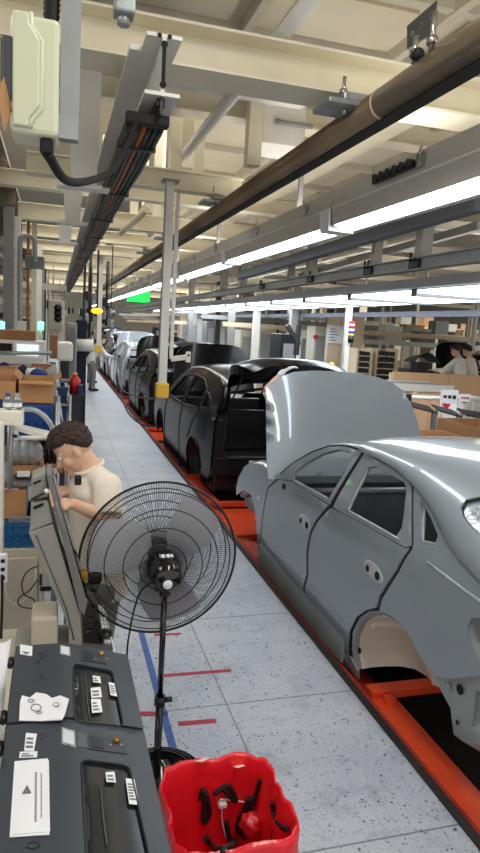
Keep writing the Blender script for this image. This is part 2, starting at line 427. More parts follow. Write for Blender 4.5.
# ------------------------------------------------------------------ junction box and its strut
Yj = 1.75
def px_box(x0, y0, x1, y1, Y, d, mb=None, bev=0.0):
    a = P(x0, y1, Y=Y); c = P(x1, y0, Y=Y); mb = mb or MB()
    return mb.box(a.x, c.x, Y, Y+d, a.z, c.z, bev)
a = P(69, 138, Y=Yj+.05); c = P(69, -12, Y=Yj+.05)
r = thing('strut_channel', 'galvanised strut channel hanging beside the pale junction box', 'strut', (a.x, Yj+.05, a.z))
MB().box(a.x-.024, a.x+.024, Yj+.05, Yj+.10, a.z, 4.22).build('channel', M['galv'], r)
mb = MB().box(a.x-.06, a.x+.022, Yj+.035, Yj+.05, a.z-.006, a.z+.05); mb.build('bracket', M['galv'], r)
bl = P(10, 131, Y=Yj); tr = P(60, 20, Y=Yj)
x0, x1, z0, z1 = bl.x, tr.x, bl.z, tr.z
r = thing('junction_box', 'pale enamelled junction box with a dark latch on its left edge', 'junction box', ((x0+x1)/2, Yj, z0))
w = x1-x0; h = z1-z0
MB().rbox((x0+x1)/2, Yj+.06, (z0+z1)/2, w, .13, h, .012).build('case', M['junction'], r)
mb = MB()   # raised lid whose rib steps in towards the middle
xo, xi = x0+w*.38, x0+w*.60
ol = [(x0+.006, z0+.01), (xo, z0+.01), (xo, z0+h*.10), (xi, z0+h*.22), (xi, z1-h*.22), (xo, z1-h*.10), (xo, z1-.004), (x0+.006, z1-.004)]
mb.prism([(p[0], Yj-.026, p[1]) for p in ol], (0, .03, 0)); mb.build('lid', M['junction'], r, bevel=.005)
mb = MB().tube([(xo+.004, Yj-.012, z0+.01), (xo+.004, Yj-.012, z0+h*.10), (xi+.004, Yj-.012, z0+h*.22), (xi+.004, Yj-.012, z1-h*.22), (xo+.004, Yj-.012, z1-h*.10), (xo+.004, Yj-.012, z1)], .006, 8)
mb.build('lid_rib', M['junction'], r)
mb = MB().rbox(x0-.004, Yj+.01, z0+h*.52, .026, .05, h*.52, .004).box(x0-.02, x0-.012, Yj-.02, Yj+.03, z0+h*.3, z0+h*.74); mb.build('latch', M['taskdark'], r)
gx = P(47, 125, Y=Yj+.03).x
mb = MB().cyl((gx, Yj+.03, z0+.012), (gx, Yj+.03, z0-.035), .0155, 20)
for k in range(14):
    t = 2*PI*k/14; mb.box(gx+.0155*math.cos(t)-.0015, gx+.0155*math.cos(t)+.0015, Yj+.03+.0155*math.sin(t)-.0015, Yj+.03+.0155*math.sin(t)+.0015, z0-.034, z0-.004)
mb.build('cable_gland', M['black'], r)
def conduit(pts, rad, pitch):
    pts = catmull(pts, 40); out = [pts[0]]; acc = 0
    L = [0]
    for i in range(1, len(pts)): L.append(L[-1]+(pts[i]-pts[i-1]).length)
    n = int(L[-1]/(pitch/2)); res = []; j = 0
    for i in range(n+1):
        s = L[-1]*i/n
        while j < len(L)-2 and L[j+1] < s: j += 1
        t = (s-L[j])/max(1e-9, L[j+1]-L[j]); res.append(pts[j].lerp(pts[j+1], min(1, max(0, t))))
    return MB().tube(res, rad, 14, rs=[rad if i % 2 else rad*.84 for i in range(len(res))])
pts = [(gx, Yj+.03, z0-.03), P(50, 158, Y=1.85), P(66, 180, Y=2.1), P(88, 181, Y=2.5), P(112, 170, Y=2.95), P(128, 143, Y=3.3), (.40, 3.52, 3.06)]
single('corrugated_conduit', conduit(pts, .0135, .012), M['rubber'], 'black corrugated conduit sagging from the junction box to the cable bundle', 'conduit')
gx2 = P(50, 10, Y=Yj+.07).x
single('corrugated_conduit', conduit([(gx2, Yj+.07, z1-.015), (gx2+.004, Yj+.07, z1+.06), (gx2+.004, Yj+.08, z1+.4), (gx2, Yj+.1, 4.22)], .021, .014), M['rubber'], 'black corrugated conduit rising from the top of the junction box', 'conduit')
a, b_, c, d = (P(-3, 92, Y=1.7), P(4, 76, Y=1.72), P(12, 110, Y=1.74), P(4, 132, Y=1.7))
mb = MB().prism([a, b_, c, d], (0, .003, 0)); single('paper_tag', mb, M['card'], 'brown paper tag hanging left of the junction box', 'tag')
# bolt fitting at the top left
c = P(124, 14, Y=2.9)
r = thing('beam_clamp', 'grey steel beam clamp with a hexagon bolt at the top edge, beside the strut', 'clamp', c)
MB().rbox(c.x, c.y, c.z+.035, .085, .1, .09, .01).build('body', M['galv'], r); MB().cyl((c.x, c.y, c.z-.045), (c.x, c.y, c.z), .027, 6).build('bolt', M['galv'], r)
MB().box(c.x-.02, c.x+.02, c.y-.02, c.y+.02, c.z+.07, 4.22).build('hanger_rod', M['galv'], r)
# ------------------------------------------------------------------ brown tubular rail
RX, RZ, RR = 1.755, 3.30, .083
r = thing('tubular_rail', 'long brown and green tubular rail with a black slot along its underside', 'rail', (RX, .8, RZ-RR))
YJ = P(372, 112, X=1.69).y
for y0, y1, mm in ((.8, YJ-.01, 'pipe'), (YJ+.01, 30, 'pipe')):
    MB().cyl((RX, y0, RZ), (RX, y1, RZ), RR, 32).build('tube', M[mm], r)
MB().box(RX-.01, RX+.05, .8, 30, RZ-RR-.006, RZ-RR+.014).build('slot', M['hole'], r)
MB().box(RX+.05, RX+.09, .8, 30, RZ-RR-.004, RZ-.05).build('slot_lip', M['hole'], r)
for yy in (YJ, 9.6, 14):
    MB().cyl((RX, yy-.012, RZ), (RX, yy+.012, RZ), RR*1.03, 32).build('joint_ring', M['tan'], r)
def rail_clamp(y, lab):
    q = thing('rail_clamp', lab, 'clamp', (RX-.10, y, RZ+RR-.02), 'clamps along the tubular rail')
    MB().rbox(RX-.15, y, RZ+.04, .22, .26, .03, .006).build('plate', M['galv'], q)
    MB().rbox(RX-.06, y+.02, RZ+.10, .16, .16, .05, .01).build('saddle', M['galv'], q)
    mb = MB().cyl((RX-.12, y, RZ+.1), (RX-.12, y, RZ+.22), .012, 8); mb.cyl((RX-.12, y, RZ+.12), (RX-.12, y, RZ+.15), .025, 6); mb.build('stud', M['chrome'], q)
    mb = MB().cyl((RX-.115, y-.05, RZ+.01), (RX-.14, y-.05, RZ+.01), .018, 6); mb.build('bolt', M['chrome'], q)
rail_clamp(P(350, 99, X=1.68).y, 'galvanised clamp on the tubular rail below the wide cream beam')
rail_clamp(7.1, 'galvanised clamp on the tubular rail at the second cream beam')
rail_clamp(10.4, 'galvanised clamp on the tubular rail at the third cream beam')
rail_clamp(12.8, 'galvanised clamp on the tubular rail farthest down the line')
for i, (px, py, lab) in enumerate(((413, 62, 'short bright stud bolt on the tubular rail'), (431, 42, 'tall bright stud bolt on the tubular rail'))):
    c = P(px, py+12, X=RX-.04)
    r = thing('stud_bolt', lab, 'bolt', (c.x, c.y, RZ+RR-.02))
    MB().cyl((c.x, c.y, RZ+.07), (c.x, c.y, RZ+.2+.05*i), .014, 10).build('stud', M['chrome'], r); MB().cyl((c.x, c.y, RZ+.10), (c.x, c.y, RZ+.135), .028, 6).build('nut', M['chrome'], r)
c = P(417, 63, X=RX-.03); single('rubber_buffer', MB().ball((c.x, c.y, RZ+RR+.025), .035), M['rubber'], 'round black rubber buffer between the two stud bolts on the rail', 'buffer')
# dark number plate on the deck beam
a = P(407, 48, Y=3.3); b_ = P(436, 4, Y=3.05)
px_mb = MB(); p0, p1, p2, p3 = P(407, 49, Y=3.5), P(434, 33, Y=3.2), P(437, 0, Y=3.2), P(407, 26, Y=3.5)
r = thing('sign_plate', 'dark grey plate with faded pale marks on the deck steel at upper right', 'plate', p0)
px_mb.prism([p0, p1, p2, p3], (.012, .012, 0)).build('plate', M['taskdark'], r)
mk = MB()
for t, (u0, u1, v0, v1) in enumerate(((.14, .2, .4, .62), (.2, .27, .45, .56), (.48, .52, .42, .5), (.52, .56, .54, .64), (.8, .83, .5, .78))):
    def q(u, v): return p0.lerp(p1, u).lerp(p3.lerp(p2, u), v)-Vector((.004, .006, 0))
    mk.prism([q(u0, v0), q(u1, v0), q(u1, v1), q(u0, v1)], (.002, .003, 0))
mk.build('mark', M['grey_steel'], r)
# cream equipment box with an orange handle behind the rail
c0 = P(262, 142, Y=6.0); c1 = P(308, 96, Y=6.0)
r = thing('control_box', 'cream control box with a black and orange handle hung behind the tubular rail', 'control box', (c0.x, 6.0, c0.z))
MB().box(c0.x, c1.x, 6.0, 6.5, c0.z, c1.z).build('case', M['white_steel'], r, bevel=.01)
h0 = P(258, 113, Y=5.95); MB().rbox(h0.x-.02, 5.98, h0.z, .09, .06, .07, .02).build('switch', M['black'], r)
h1 = P(255, 134, Y=5.95); MB().rbox(h1.x, 5.96, (h0.z+h1.z)/2-.02, .018, .02, h0.z-h1.z, .006).build('handle', M['orange'], r)
mb = MB().tube([P(276, 121, Y=5.97), P(290, 124, Y=5.97), P(312, 127, Y=5.97)], .022, 8); mb.build('conduit', M['grey_steel'], r)
mb = MB().box(c0.x+.1, c0.x+.16, 6.2, 6.26, c1.z, 4.3).box(c1.x-.1, c1.x-.04, 6.2, 6.26, c1.z, 4.3); mb.build('hanger', M['cream'], r)
# ------------------------------------------------------------------ near light line above the aisle side of the cars
LX0, LX1, LZ0, LZ1 = 2.05, 2.42, 2.80, 3.10
def line_light(y0, y1, lab):
    q = thing('linear_light', lab, 'light', ((LX0+LX1)/2, y0, LZ0), 'linear lights over the near side of the cars')
    mb = MB().prism([(LX0-.02, y0, LZ0+.155), (LX0, y0, LZ1), (LX1, y0, LZ1), (LX1, y0, LZ0+.06), (LX0+.03, y0, LZ0+.02), (LX0-.012, y0, LZ0+.03)], (0, y1-y0-.02, 0)); mb.build('housing', M['pale_steel'], q)
    MB().box(LX0-.026, LX0+.05, y0, y1-.02, LZ0+.15, LZ0+.165).build('housing_lip', M['white_steel'], q)
    mb = MB().add([(LX0-.008, y0+.18, LZ0+.022), (LX0+.14, y0+.18, LZ0-.002), (LX0+.14, y1-.06, LZ0-.002), (LX0-.008, y1-.06, LZ0+.022), (LX0-.008, y0+.18, LZ0+.03), (LX0+.14, y0+.18, LZ0+.03), (LX0+.14, y1-.06, LZ0+.03), (LX0-.008, y1-.06, LZ0+.03)],
             [(3, 2, 1, 0), (4, 5, 6, 7), (0, 1, 5, 4), (1, 2, 6, 5), (2, 3, 7, 6), (3, 0, 4, 7)]); mb.build('diffuser', M['led'], q)
    MB().prism([(LX0-.03, y0, LZ0-.006), (LX0+.18, y0, LZ0-.012), (LX0+.18, y0, LZ0+.03), (LX0-.045, y0, LZ0+.16)], (0, .17, 0)).build('end_bracket', M['paper'], q)
    for k in range(2):
        yy = y0+.5+k*1.4; mb = MB().box(LX0-.035, LX0-.01, yy, yy+.07, LZ1-.11, LZ1-.03); mb.cyl((LX0-.04, yy+.035, LZ1-.09), (LX0-.005, yy+.035, LZ1-.09), .022, 8); mb.cyl((LX0-.03, yy+.035, LZ1-.06), (LX0-.03, yy+.035, LZ1+.01), .011, 6); mb.build('latch', M['chrome'], q)
    MB().box(LX0+.15, LX0+.19, y0+1.2, y0+1.24, LZ1, 3.75).build('hanger', M['grey_steel'], q)
yy = 1.55
names = ['nearest linear light, running out of the frame over the grey car', 'second linear light from the camera over the aisle side', 'third linear light from the camera over the aisle side', 'fourth linear light from the camera over the aisle side',
         'fifth linear light from the camera over the aisle side', 'sixth linear light, past the green display']
for nme in names: line_light(yy, yy+3.2, nme); yy += 3.2
while yy < 38: line_light(yy, yy+3.2, 'far linear light of the row over the aisle side'); yy += 3.2
# strip of sockets on the housing
c0 = P(375, 170, X=LX0-.03); c1 = P(416, 155, X=LX0-.03)
r = thing('socket_strip', 'black strip of six coupling sockets on the nearest light housing', 'sockets', (LX0-.04, c1.y, c0.z))
MB().box(LX0-.045, LX0-.022, c1.y, c0.y, 3.0, 3.035).build('strip', M['black'], r)
for k in range(6):
    y_ = c1.y+(c0.y-c1.y)*(k+.5)/6; MB().cyl((LX0-.06, y_, 3.035), (LX0-.02, y_, 3.035), .022, 12).build('socket', M['dark_steel'], r)
# ------------------------------------------------------------------ far light line, lateral panels
TX0, TX1, TZ = 3.72, 4.98, 2.50
struct('steel_beam', MB().box(3.60, 3.69, 4.5, 40, 2.535, 2.63), M['mid_steel'], 'grey edge rail of the far light line')
yy = 4.7; k = 0
ordn = ['nearest', 'second', 'third', 'fourth', 'fifth', 'sixth', 'seventh', 'eighth']
while yy < 25:
    lab = (ordn[k]+' bright ceiling panel of the far light line') if k < 8 else 'small bright panel far down the far light line'
    q = thing('panel_light', lab, 'light', ((TX0+TX1)/2, yy, TZ), 'panel lights of the far light line')
    MB().box(TX0+.02, TX1-.02, yy+.06, yy+1.54, TZ, TZ+.029).build('diffuser', M['led2'], q)
    MB().box(TX0, TX1+.02, yy+.01, yy+1.55, TZ+.03, TZ+.09).build('housing', M['mid_steel'], q)
    MB().prism([(TX0+.02, yy-.06, TZ+.08), (TX0+.02, yy-.06, TZ-.035), (TX1, yy-.06, TZ-.02), (TX1, yy-.06, TZ+.08)], (0, .11, 0)).build('rib', M['mid_steel'], q)
    MB().box(TX0+.6, TX0+.62, yy+.7, yy+.72, TZ+.09, 3.2).build('hanger', M['mid_steel'], q)
    yy += 1.62; k += 1
struct('steel_beam', ibeam(MB(), (3.70, 4.5, 2.73), (3.70, 40, 2.73), .12, .13), M['grey_steel'], 'grey beam just above the far light line')
struct('steel_beam', MB().box(5.2, 5.3, 5, 40, 2.34, 2.42), M['blue_steel'], 'dark rail below the far light line')
mb = MB().bar(P(480, 203, X=3.1), P(240, 276, X=3.1), .1, .12); struct('steel_beam', mb, M['blue_steel'], 'dark blue-grey rail between the two light lines')
mb = MB().bar(P(480, 226, X=3.9), P(300, 276, X=3.9), .07, .08); struct('steel_beam', mb, M['grey_steel'])
mb = MB().cyl(P(470, 225, X=4.3), P(230, 283, X=4.3), .035, 10); struct('pipe_run', mb, M['white_steel'])
for px, X, z0, z1, w in ((422, 3.70, 2.86, 3.75, .13), (376, 3.72, 2.86, 3.7, .10), (312, 3.70, 2.86, 3.7, .13), (292, 3.75, 2.86, 3.7, .1), (244, 3.70, 2.86, 3.7, .15), (225, 3.7, 2.86, 3.7, .15)):
    q = P(px, 262, X=X); post(q.x, q.y, z0, z1, w, 'grey_steel')
for Y in (6.2, 8.0, 10.2, 13, 16, 20): struct('steel_beam', MB().box(2.45, 8.5, Y, Y+.1, 3.18, 3.28), M['ceil_rib'])
for Y in (7.2, 9.4, 12, 15): struct('steel_beam', MB().box(3.7, 14, Y, Y+.09, 2.9, 2.99), M['cream'])
mb = MB()   # cream lattice girder of the far hall
for i in range(12):
    xa = 7+i*1.2; mb.bar((xa, 16, 3.6), (xa+.6, 16, 4.6), .08, .08); mb.bar((xa+.6, 16, 4.6), (xa+1.2, 16, 3.6), .08, .08)
mb.box(6.8, 22, 15.95, 16.05, 3.52, 3.62).box(6.8, 22, 15.95, 16.05, 4.58, 4.68)
struct('lattice_girder', mb, M['cream'])
for x, y in ((15, 20), (12, 28), (16, 32), (6.6, 33), (20, 24)): post(x, y, 0, 8.9, .3, 'cream', 'column')
# clamps on the grey beam
for i, (px, py) in enumerate(((415, 262), (368, 274), (310, 283), (262, 290))):
    q = P(px, py, X=3.68); mb = MB().rbox(q.x, q.y, 2.80, .05, .2, .1, .01).cyl((q.x-.03, q.y-.05, 2.82), (q.x-.03, q.y-.05, 2.92), .014, 8).cyl((q.x-.03, q.y+.05, 2.82), (q.x-.03, q.y+.05, 2.92), .014, 8)
    single('beam_clamp', mb, M['dark_steel'], ['dark bolt clamp at the foot of the nearest grey post above the far lights', 'dark bolt clamp second from the frame edge above the far lights', 'dark bolt clamp third from the frame edge above the far lights', 'dark bolt clamp farthest along the beam above the far lights'][i], 'clamp', 'bolt clamps above the far light line')
# ------------------------------------------------------------------ green display
a = P(127, 301.5, Y=28); b_ = P(170, 285, Y=28); a.x = max(a.x, 2.46); b_.x = min(b_.x, 3.9)
r = thing('display_board', 'glowing green display board hanging under the near light line', 'display', (a.x, 28, a.z))
MB().box(a.x, b_.x, 28, 28.12, a.z, b_.z).build('screen', M['green_screen'], r)
MB().box(a.x-.005, b_.x+.03, 28.12, 28.25, a.z-.03, b_.z+.03).build('frame', M['dark_steel'], r)
MB().box(a.x+.4, a.x+.45, 28.14, 28.2, b_.z+.03, 3.6).build('hanger', M['grey_steel'], r)
# ------------------------------------------------------------------ white drop posts with yellow foam ends
def drop_post(X, Y, z0, lab, w=.085):
    q = thing('drop_post', lab, 'post', (X, Y, z0), 'white posts hanging over the aisle')
    MB().box(X-w/2, X+w/2, Y-w/2, Y+w/2, z0+.06, 3.45).build('post', M['white_steel'], q)
    MB().rbox(X, Y, z0+.075, w*1.6, w*1.6, .16, .015).build('foam_cap', M['yellow'], q)
    MB().box(X-w/2-.006, X-w/2, Y-w/2-.003, Y+w/2, z0+.2, 3.4).build('edge_strip', M['grey_steel'], q)
    MB().box(X-w, X+w, Y-w, Y+w, 3.45, 3.47).build('hanger_plate', M['grey_steel'], q)
q = P(161.5, 397, X=1.12); drop_post(q.x, q.y, q.z, 'near white hanging post with a yellow foam end beside the black car')
q = P(98.5, 352, X=.98); drop_post(q.x, q.y, q.z, 'slim white hanging post with a yellow end above the bending worker', .10)

# hose loop and white arm beside the near hanging post
single('air_hose', MB().tube(catmull([P(158, 397, Y=6.9), P(150, 398.5, Y=7.4), P(135, 396, Y=8.2), P(123, 391, Y=9), P(119, 385, Y=9.3), P(121, 395, Y=9.2), P(128, 412, Y=8.6), P(141, 424, Y=8.2), P(158, 427, Y=7.9)], 6), .012, 6), M['dark_steel'], 'thin dark air hose looping from the near hanging post towards the black cars', 'hose')
a0 = P(171, 359, Y=7.2); a1 = P(188, 357, Y=7.2)
r = thing('mounting_arm', 'white horizontal arm with a square end plate beside the near hanging post', 'arm', a0)
MB().bar(a0, a1, .05, .055).build('arm', M['white_steel'], r); MB().rbox(a1.x, 7.2, a1.z, .05, .06, .12, .006).build('end_plate', M['white_steel'], r); MB().cyl((a1.x, 7.165, a1.z+.02), (a1.x, 7.175, a1.z+.02), .014, 10).build('hole', M['hole'], r)
MB().box(a0.x-.02, a0.x+.02, 7.18, 7.22, a0.z, 3.42).build('hanger', M['white_steel'], r)
# ================================================================== cars
def lerp_tab(tab, v):   # smooth interpolation through (position, value) pairs
    tab = sorted(tab); n = len(tab)
    if v <= tab[0][0]: return tab[0][1]
    if v >= tab[-1][0]: return tab[-1][1]
    for i in range(n-1):
        if v <= tab[i+1][0]:
            x0, y0 = tab[i]; x1, y1 = tab[i+1]; h = x1-x0; t = (v-x0)/h
            def slope(k):
                if k <= 0 or k >= n-1: return None
                a = (tab[k][1]-tab[k-1][1])/(tab[k][0]-tab[k-1][0]); b = (tab[k+1][1]-tab[k][1])/(tab[k+1][0]-tab[k][0])
                return 0 if a*b <= 0 else 2*a*b/(a+b)
            s = (y1-y0)/h; m0 = slope(i); m1 = slope(i+1); m0 = s if m0 is None else m0; m1 = s if m1 is None else m1
            return (2*t**3-3*t*t+1)*y0+(t**3-2*t*t+t)*h*m0+(-2*t**3+3*t*t)*y1+(t**3-t*t)*h*m1
class Shape:
    """skin of a car: flank x = S(y, z) up to the shoulder line zs(y); above it z = T(x, y)"""
    def __init__(s, x0, half, yc, hl, belt, tumble, zs, zc, bulge=.16, tap=.10, n=2.2):
        s.x0, s.Xc, s.yc, s.hl, s.belt, s.tum, s.zst, s.zct, s.bulge, s.tap, s.n = x0, x0+half, yc, hl, belt, tumble, zs, zc, bulge, tap, n; s.tapf = .035
    def S(s, y, z):
        x = s.x0+(s.tap if y < s.yc else s.tapf)*abs((y-s.yc)/s.hl)**3
        if z < s.belt: return x+s.bulge*(z-s.belt+.32)**2
        d = z-s.belt
        return x+s.bulge*.1024+s.tum*d*d/(d+.08)
    def zs(s, y): return lerp_tab(s.zst, y)
    def T(s, x, y):
        z0 = s.zs(y); xs = s.S(y, z0); zc = lerp_tab(s.zct, y)
        u = min(1, abs((s.Xc-x)/(s.Xc-xs)))
        return z0+(zc-z0)*(1-u**s.n)**(1/s.n)
    def TU(s, u, y):
        z0 = s.zs(y); xs = s.S(y, z0); zc = lerp_tab(s.zct, y)
        return Vector((s.Xc-u*(s.Xc-xs), y, z0+(zc-z0)*(max(0, 1-abs(u)**s.n))**(1/s.n)))
    def side(s, px, py):
        d = ray(px, py); a, b = .5, 14
        for _ in range(50):
            t = (a+b)/2; p = CO+d*t
            if p.x < s.S(p.y, p.z): a = t
            else: b = t
        return (p.y, p.z)
    def top(s, px, py):
        d = ray(px, py); t = .8
        while t < 14:
            p = CO+d*t
            if p.x > s.S(p.y, s.zs(p.y)) and p.z < s.T(p.x, p.y): break
            t += .004
        return (p.x, p.y)
def inside(p, poly):
    c = False; n = len(poly); x, y = p
    for i in range(n):
        x0, y0 = poly[i]; x1, y1 = poly[i-1]
        if (y0 > y) != (y1 > y) and x < (x1-x0)*(y-y0)/(y1-y0)+x0: c = not c
    return c
def densify(poly, step):
    out = []
    for i in range(len(poly)):
        a = Vector(poly[i]); b = Vector(poly[(i+1) % len(poly)]); k = max(1, int((b-a).length/step))
        out += [tuple(a.lerp(b, j/k)) for j in range(k)]
    return out
def smooth2(poly, k=4): return [(p.x, p.y) for p in catmull([(a, b, 0) for a, b in poly], k, True)]
def fill(outline, holes=(), step=.05):
    """2D triangulation of an outline with holes, with inner points so it can bend"""
    loops = [densify(outline, step)]+[densify(h, step) for h in holes]
    vs = []; es = []
    for l in loops:
        o = len(vs); vs += l; es += [(o+i, o+(i+1) % len(l)) for i in range(len(l))]
    xs = [p[0] for p in outline]; ys = [p[1] for p in outline]
    def near(p): return any((p[0]-q[0])**2+(p[1]-q[1])**2 < (step*.5)**2 for q in vs0)
    vs0 = list(vs)
    x = min(xs)+step*.5; r = 0
    while x < max(xs):
        y = min(ys)+step*(.5+.5*(r % 2))
        while y < max(ys):
            if inside((x, y), outline) and not any(inside((x, y), h) for h in holes) and not near((x, y)): vs.append((x, y))
            y += step
        x += step*.87; r += 1
    co, _, fs, *_r = geometry.delaunay_2d_cdt([Vector(v) for v in vs], es, [], 0, 1e-5)
    out = []
    for f in fs:
        c = (sum(co[i].x for i in f)/3, sum(co[i].y for i in f)/3)
        if inside(c, outline) and not any(inside(c, h) for h in holes): out.append(list(f))
    return [(v.x, v.y) for v in co], out
def lifted(fn, outline, holes=(), step=.05, thick=.012, flip=False):
    """sheet-metal panel: a filled outline lifted on to the skin, with thickness"""
    co, fs = fill(outline, holes, step)
    a = [fn(*p) for p in co]; n = len(a)
    e = 1e-3; b = []
    for (u, v), p in zip(co, a):
        nn = (fn(u+e, v)-p).cross(fn(u, v+e)-p)
        nn = nn.normalized() if nn.length > 0 else Vector((0, 0, 1))
        b.append(p+nn*(thick if not flip else -thick))
    mb = MB(); mb.add(a, fs, True)
    mb.add(b, [f[::-1] for f in fs], True)
    from collections import Counter
    cnt = Counter()
    for f in fs:
        for i in range(3): cnt[tuple(sorted((f[i], f[(i+1) % 3])))] += 1
    o = 0
    for (i, j), c in cnt.items():
        if c == 1: mb.add([a[i], a[j], b[j], b[i]], [(0, 1, 2, 3)])
    return mb
def flank(sh, outline, holes=(), step=.05, thick=.012, inset=0.0):
    return lifted(lambda y, z: Vector((sh.S(y, z)+inset, y, z)), outline, holes, step, thick)
def mirrored(mb, Xc):
    m = MB(); m.v = [Vector((2*Xc-v.x, v.y, v.z)) for v in mb.v]; m.f = [f[::-1] for f in mb.f]; m.sm = list(mb.sm); return m
def seam_line(sh, pts, r=.008, inset=.004, closed=False):
    return MB().tube([(sh.S(y, z)+inset, y, z) for y, z in pts], r, 6, closed)
# ---- the grey saloon body in front
sed = Shape(1.755, .90, 3.9, 2.1, .82, .5, [(1.7, .86), (2.1, .91), (4, 1.2)], [(1.7, .9), (4, 1.3)])
tr = lambda pts: [sed.side(*p) for p in pts]
seam_px = [(238, 474), (241, 470), (251, 464), (260, 465), (273, 474), (278, 477), (294, 462), (311.6, 451.8), (328.7, 445.5), (345, 445), (358, 448.5), (370, 454), (393, 466), (413.5, 483.5), (427, 499), (441, 522), (448, 539), (457, 553), (470, 568), (490, 588), (515, 612), (545, 645)]
_raw = sorted(tr(seam_px)); sed.zst = _raw
_sm = []
for y in np.arange(_raw[0][0], _raw[-1][0]+.01, .06):
    wts = [(math.exp(-((k/2.2)**2)), lerp_tab(_raw, y+k*.03)) for k in range(-5, 6)]
    _sm.append((float(y), sum(a*b for a, b in wts)/sum(a for a, b in wts)))
sed.zst = _sm
sed.zct = [(1.5, .92), (1.9, .99), (2.15, 1.09), (2.45, 1.22), (2.8, 1.315), (3.2, 1.355), (3.6, 1.35), (3.9, 1.32), (4.3, 1.22), (4.85, .93), (5.4, .88), (6.3, .62)]
O = {}
O['fender'] = [(277, 478.5), (273, 474.8), (260, 465.6), (251, 464.6), (243, 469.5), (238, 478), (236, 487), (236.5, 495), (240, 492), (245, 490), (250.6, 494), (254, 506), (256.4, 524), (257, 540), (258.6, 552), (259.6, 540), (261.5, 522), (264.5, 502), (268, 487)]
O['front_door'] = [(278.5, 479.5), (291, 481.5), (328, 505.5), (315.5, 520), (310, 530.5), (307.6, 541), (306, 552), (306.2, 575), (303, 588), (302.4, 598.5), (290, 590), (275, 572), (259.6, 552), (260.5, 540), (262.3, 522), (265.5, 502), (269, 488)]
O['rear_door'] = [(330.5, 508), (343, 513.5), (368, 527), (405, 548), (409.5, 548.5), (396, 570), (379.5, 595.5), (376, 607.5), (366, 610), (356.5, 617), (349.5, 632), (348.5, 650), (349.3, 655), (326, 628.5), (304, 599.5), (305, 589), (308.5, 575), (308.5, 552), (310, 541), (312.5, 531.5), (318, 521.5)]
O['rocker'] = [(258.4, 555), (275, 575), (290, 593), (303.5, 602), (326, 631), (349.5, 657.5), (357, 671), (357, 679), (330, 650), (287, 601), (258.6, 562)]
O['front_frame'] = [(278.5, 479), (280, 474.6), (294, 462.8), (311.6, 452.8), (328.7, 446.6), (345, 446), (361, 452), (329.5, 504.5), (291, 480.5)]
H = {}
H['front_frame'] = [(290, 479.6), (295.5, 471), (306, 462.6), (322, 453.8), (338, 449.4), (350, 452), (352, 455.5), (342, 477), (327.6, 500.5)]
O['rear_frame'] = [(333, 506.5), (364, 453.5), (370, 455.2), (393, 467.2), (411, 485), (411, 545.5), (405, 547), (368, 526), (335, 508.5)]
H['rear_frame'] = [(345, 511), (366.5, 467.5), (376, 466), (404, 482), (406.5, 488), (404, 513), (400, 542.5), (368, 524)]
O['quarter_panel'] = [(413.7, 485), (427, 500), (441, 523), (448, 540), (457, 554), (470, 569), (490, 589), (515, 613), (530, 640), (520, 670), (500, 677), (475, 676), (449, 679), (439, 678), (432.5, 674.5), (420, 657), (407, 632), (393, 617), (379.5, 610), (382, 599), (399, 572), (412.5, 549), (413.7, 541), (413.3, 510)]
H['quarter_window'] = [(421, 500), (430, 516), (438, 535.5), (434.5, 545), (419, 542.5), (420, 520)]
H['tail_lamp'] = [(480, 618.5), (471, 618), (467.5, 628), (468, 639), (473, 652.5), (482, 666), (500, 670), (508, 648), (498, 625)]
O['rear_end'] = [(426.5, 674), (434, 674), (441, 677.5), (449, 678), (475, 674.5), (500, 676), (520, 669), (535, 720), (515, 772), (480, 756), (456, 741.5), (448, 735), (445, 709), (437, 694)]
H['rear_end'] = [(470, 692), (484, 690), (508, 700), (502, 745), (478, 738), (466, 728)]
G = {k: tr(v) for k, v in O.items()}; GH = {k: tr(v) for k, v in H.items()}
arch_px = [(352, 668), (348.9, 650), (350, 632), (357, 617), (367, 610.5), (378, 609.5), (393, 616.5), (407, 631.5), (420, 656.5), (432.5, 675)]
arch = tr(arch_px)
farch = tr([(238.5, 495), (240.5, 492), (245, 490), (250.6, 494), (254, 506), (256.4, 524), (257, 540), (258.6, 556)])
YF = 4.85   # cowl
def shift(poly, dy): return [(y+dy, z) for y, z in poly]
class Shifted:
    def __init__(s, b, dy): s.b, s.dy, s.Xc = b, dy, b.Xc
    def S(s, y, z): return s.b.S(y-s.dy, z)
    def TU(s, u, y):
        p = s.b.TU(u, y-s.dy); return Vector((p.x, p.y+s.dy, p.z))
    def zs(s, y): return s.b.zs(y-s.dy)
rw_px = [(480, 499), (466, 502), (461.5, 510), (464, 519), (471, 528.5), (480, 538)]
rw_top = [sed.top(*p) for p in rw_px]
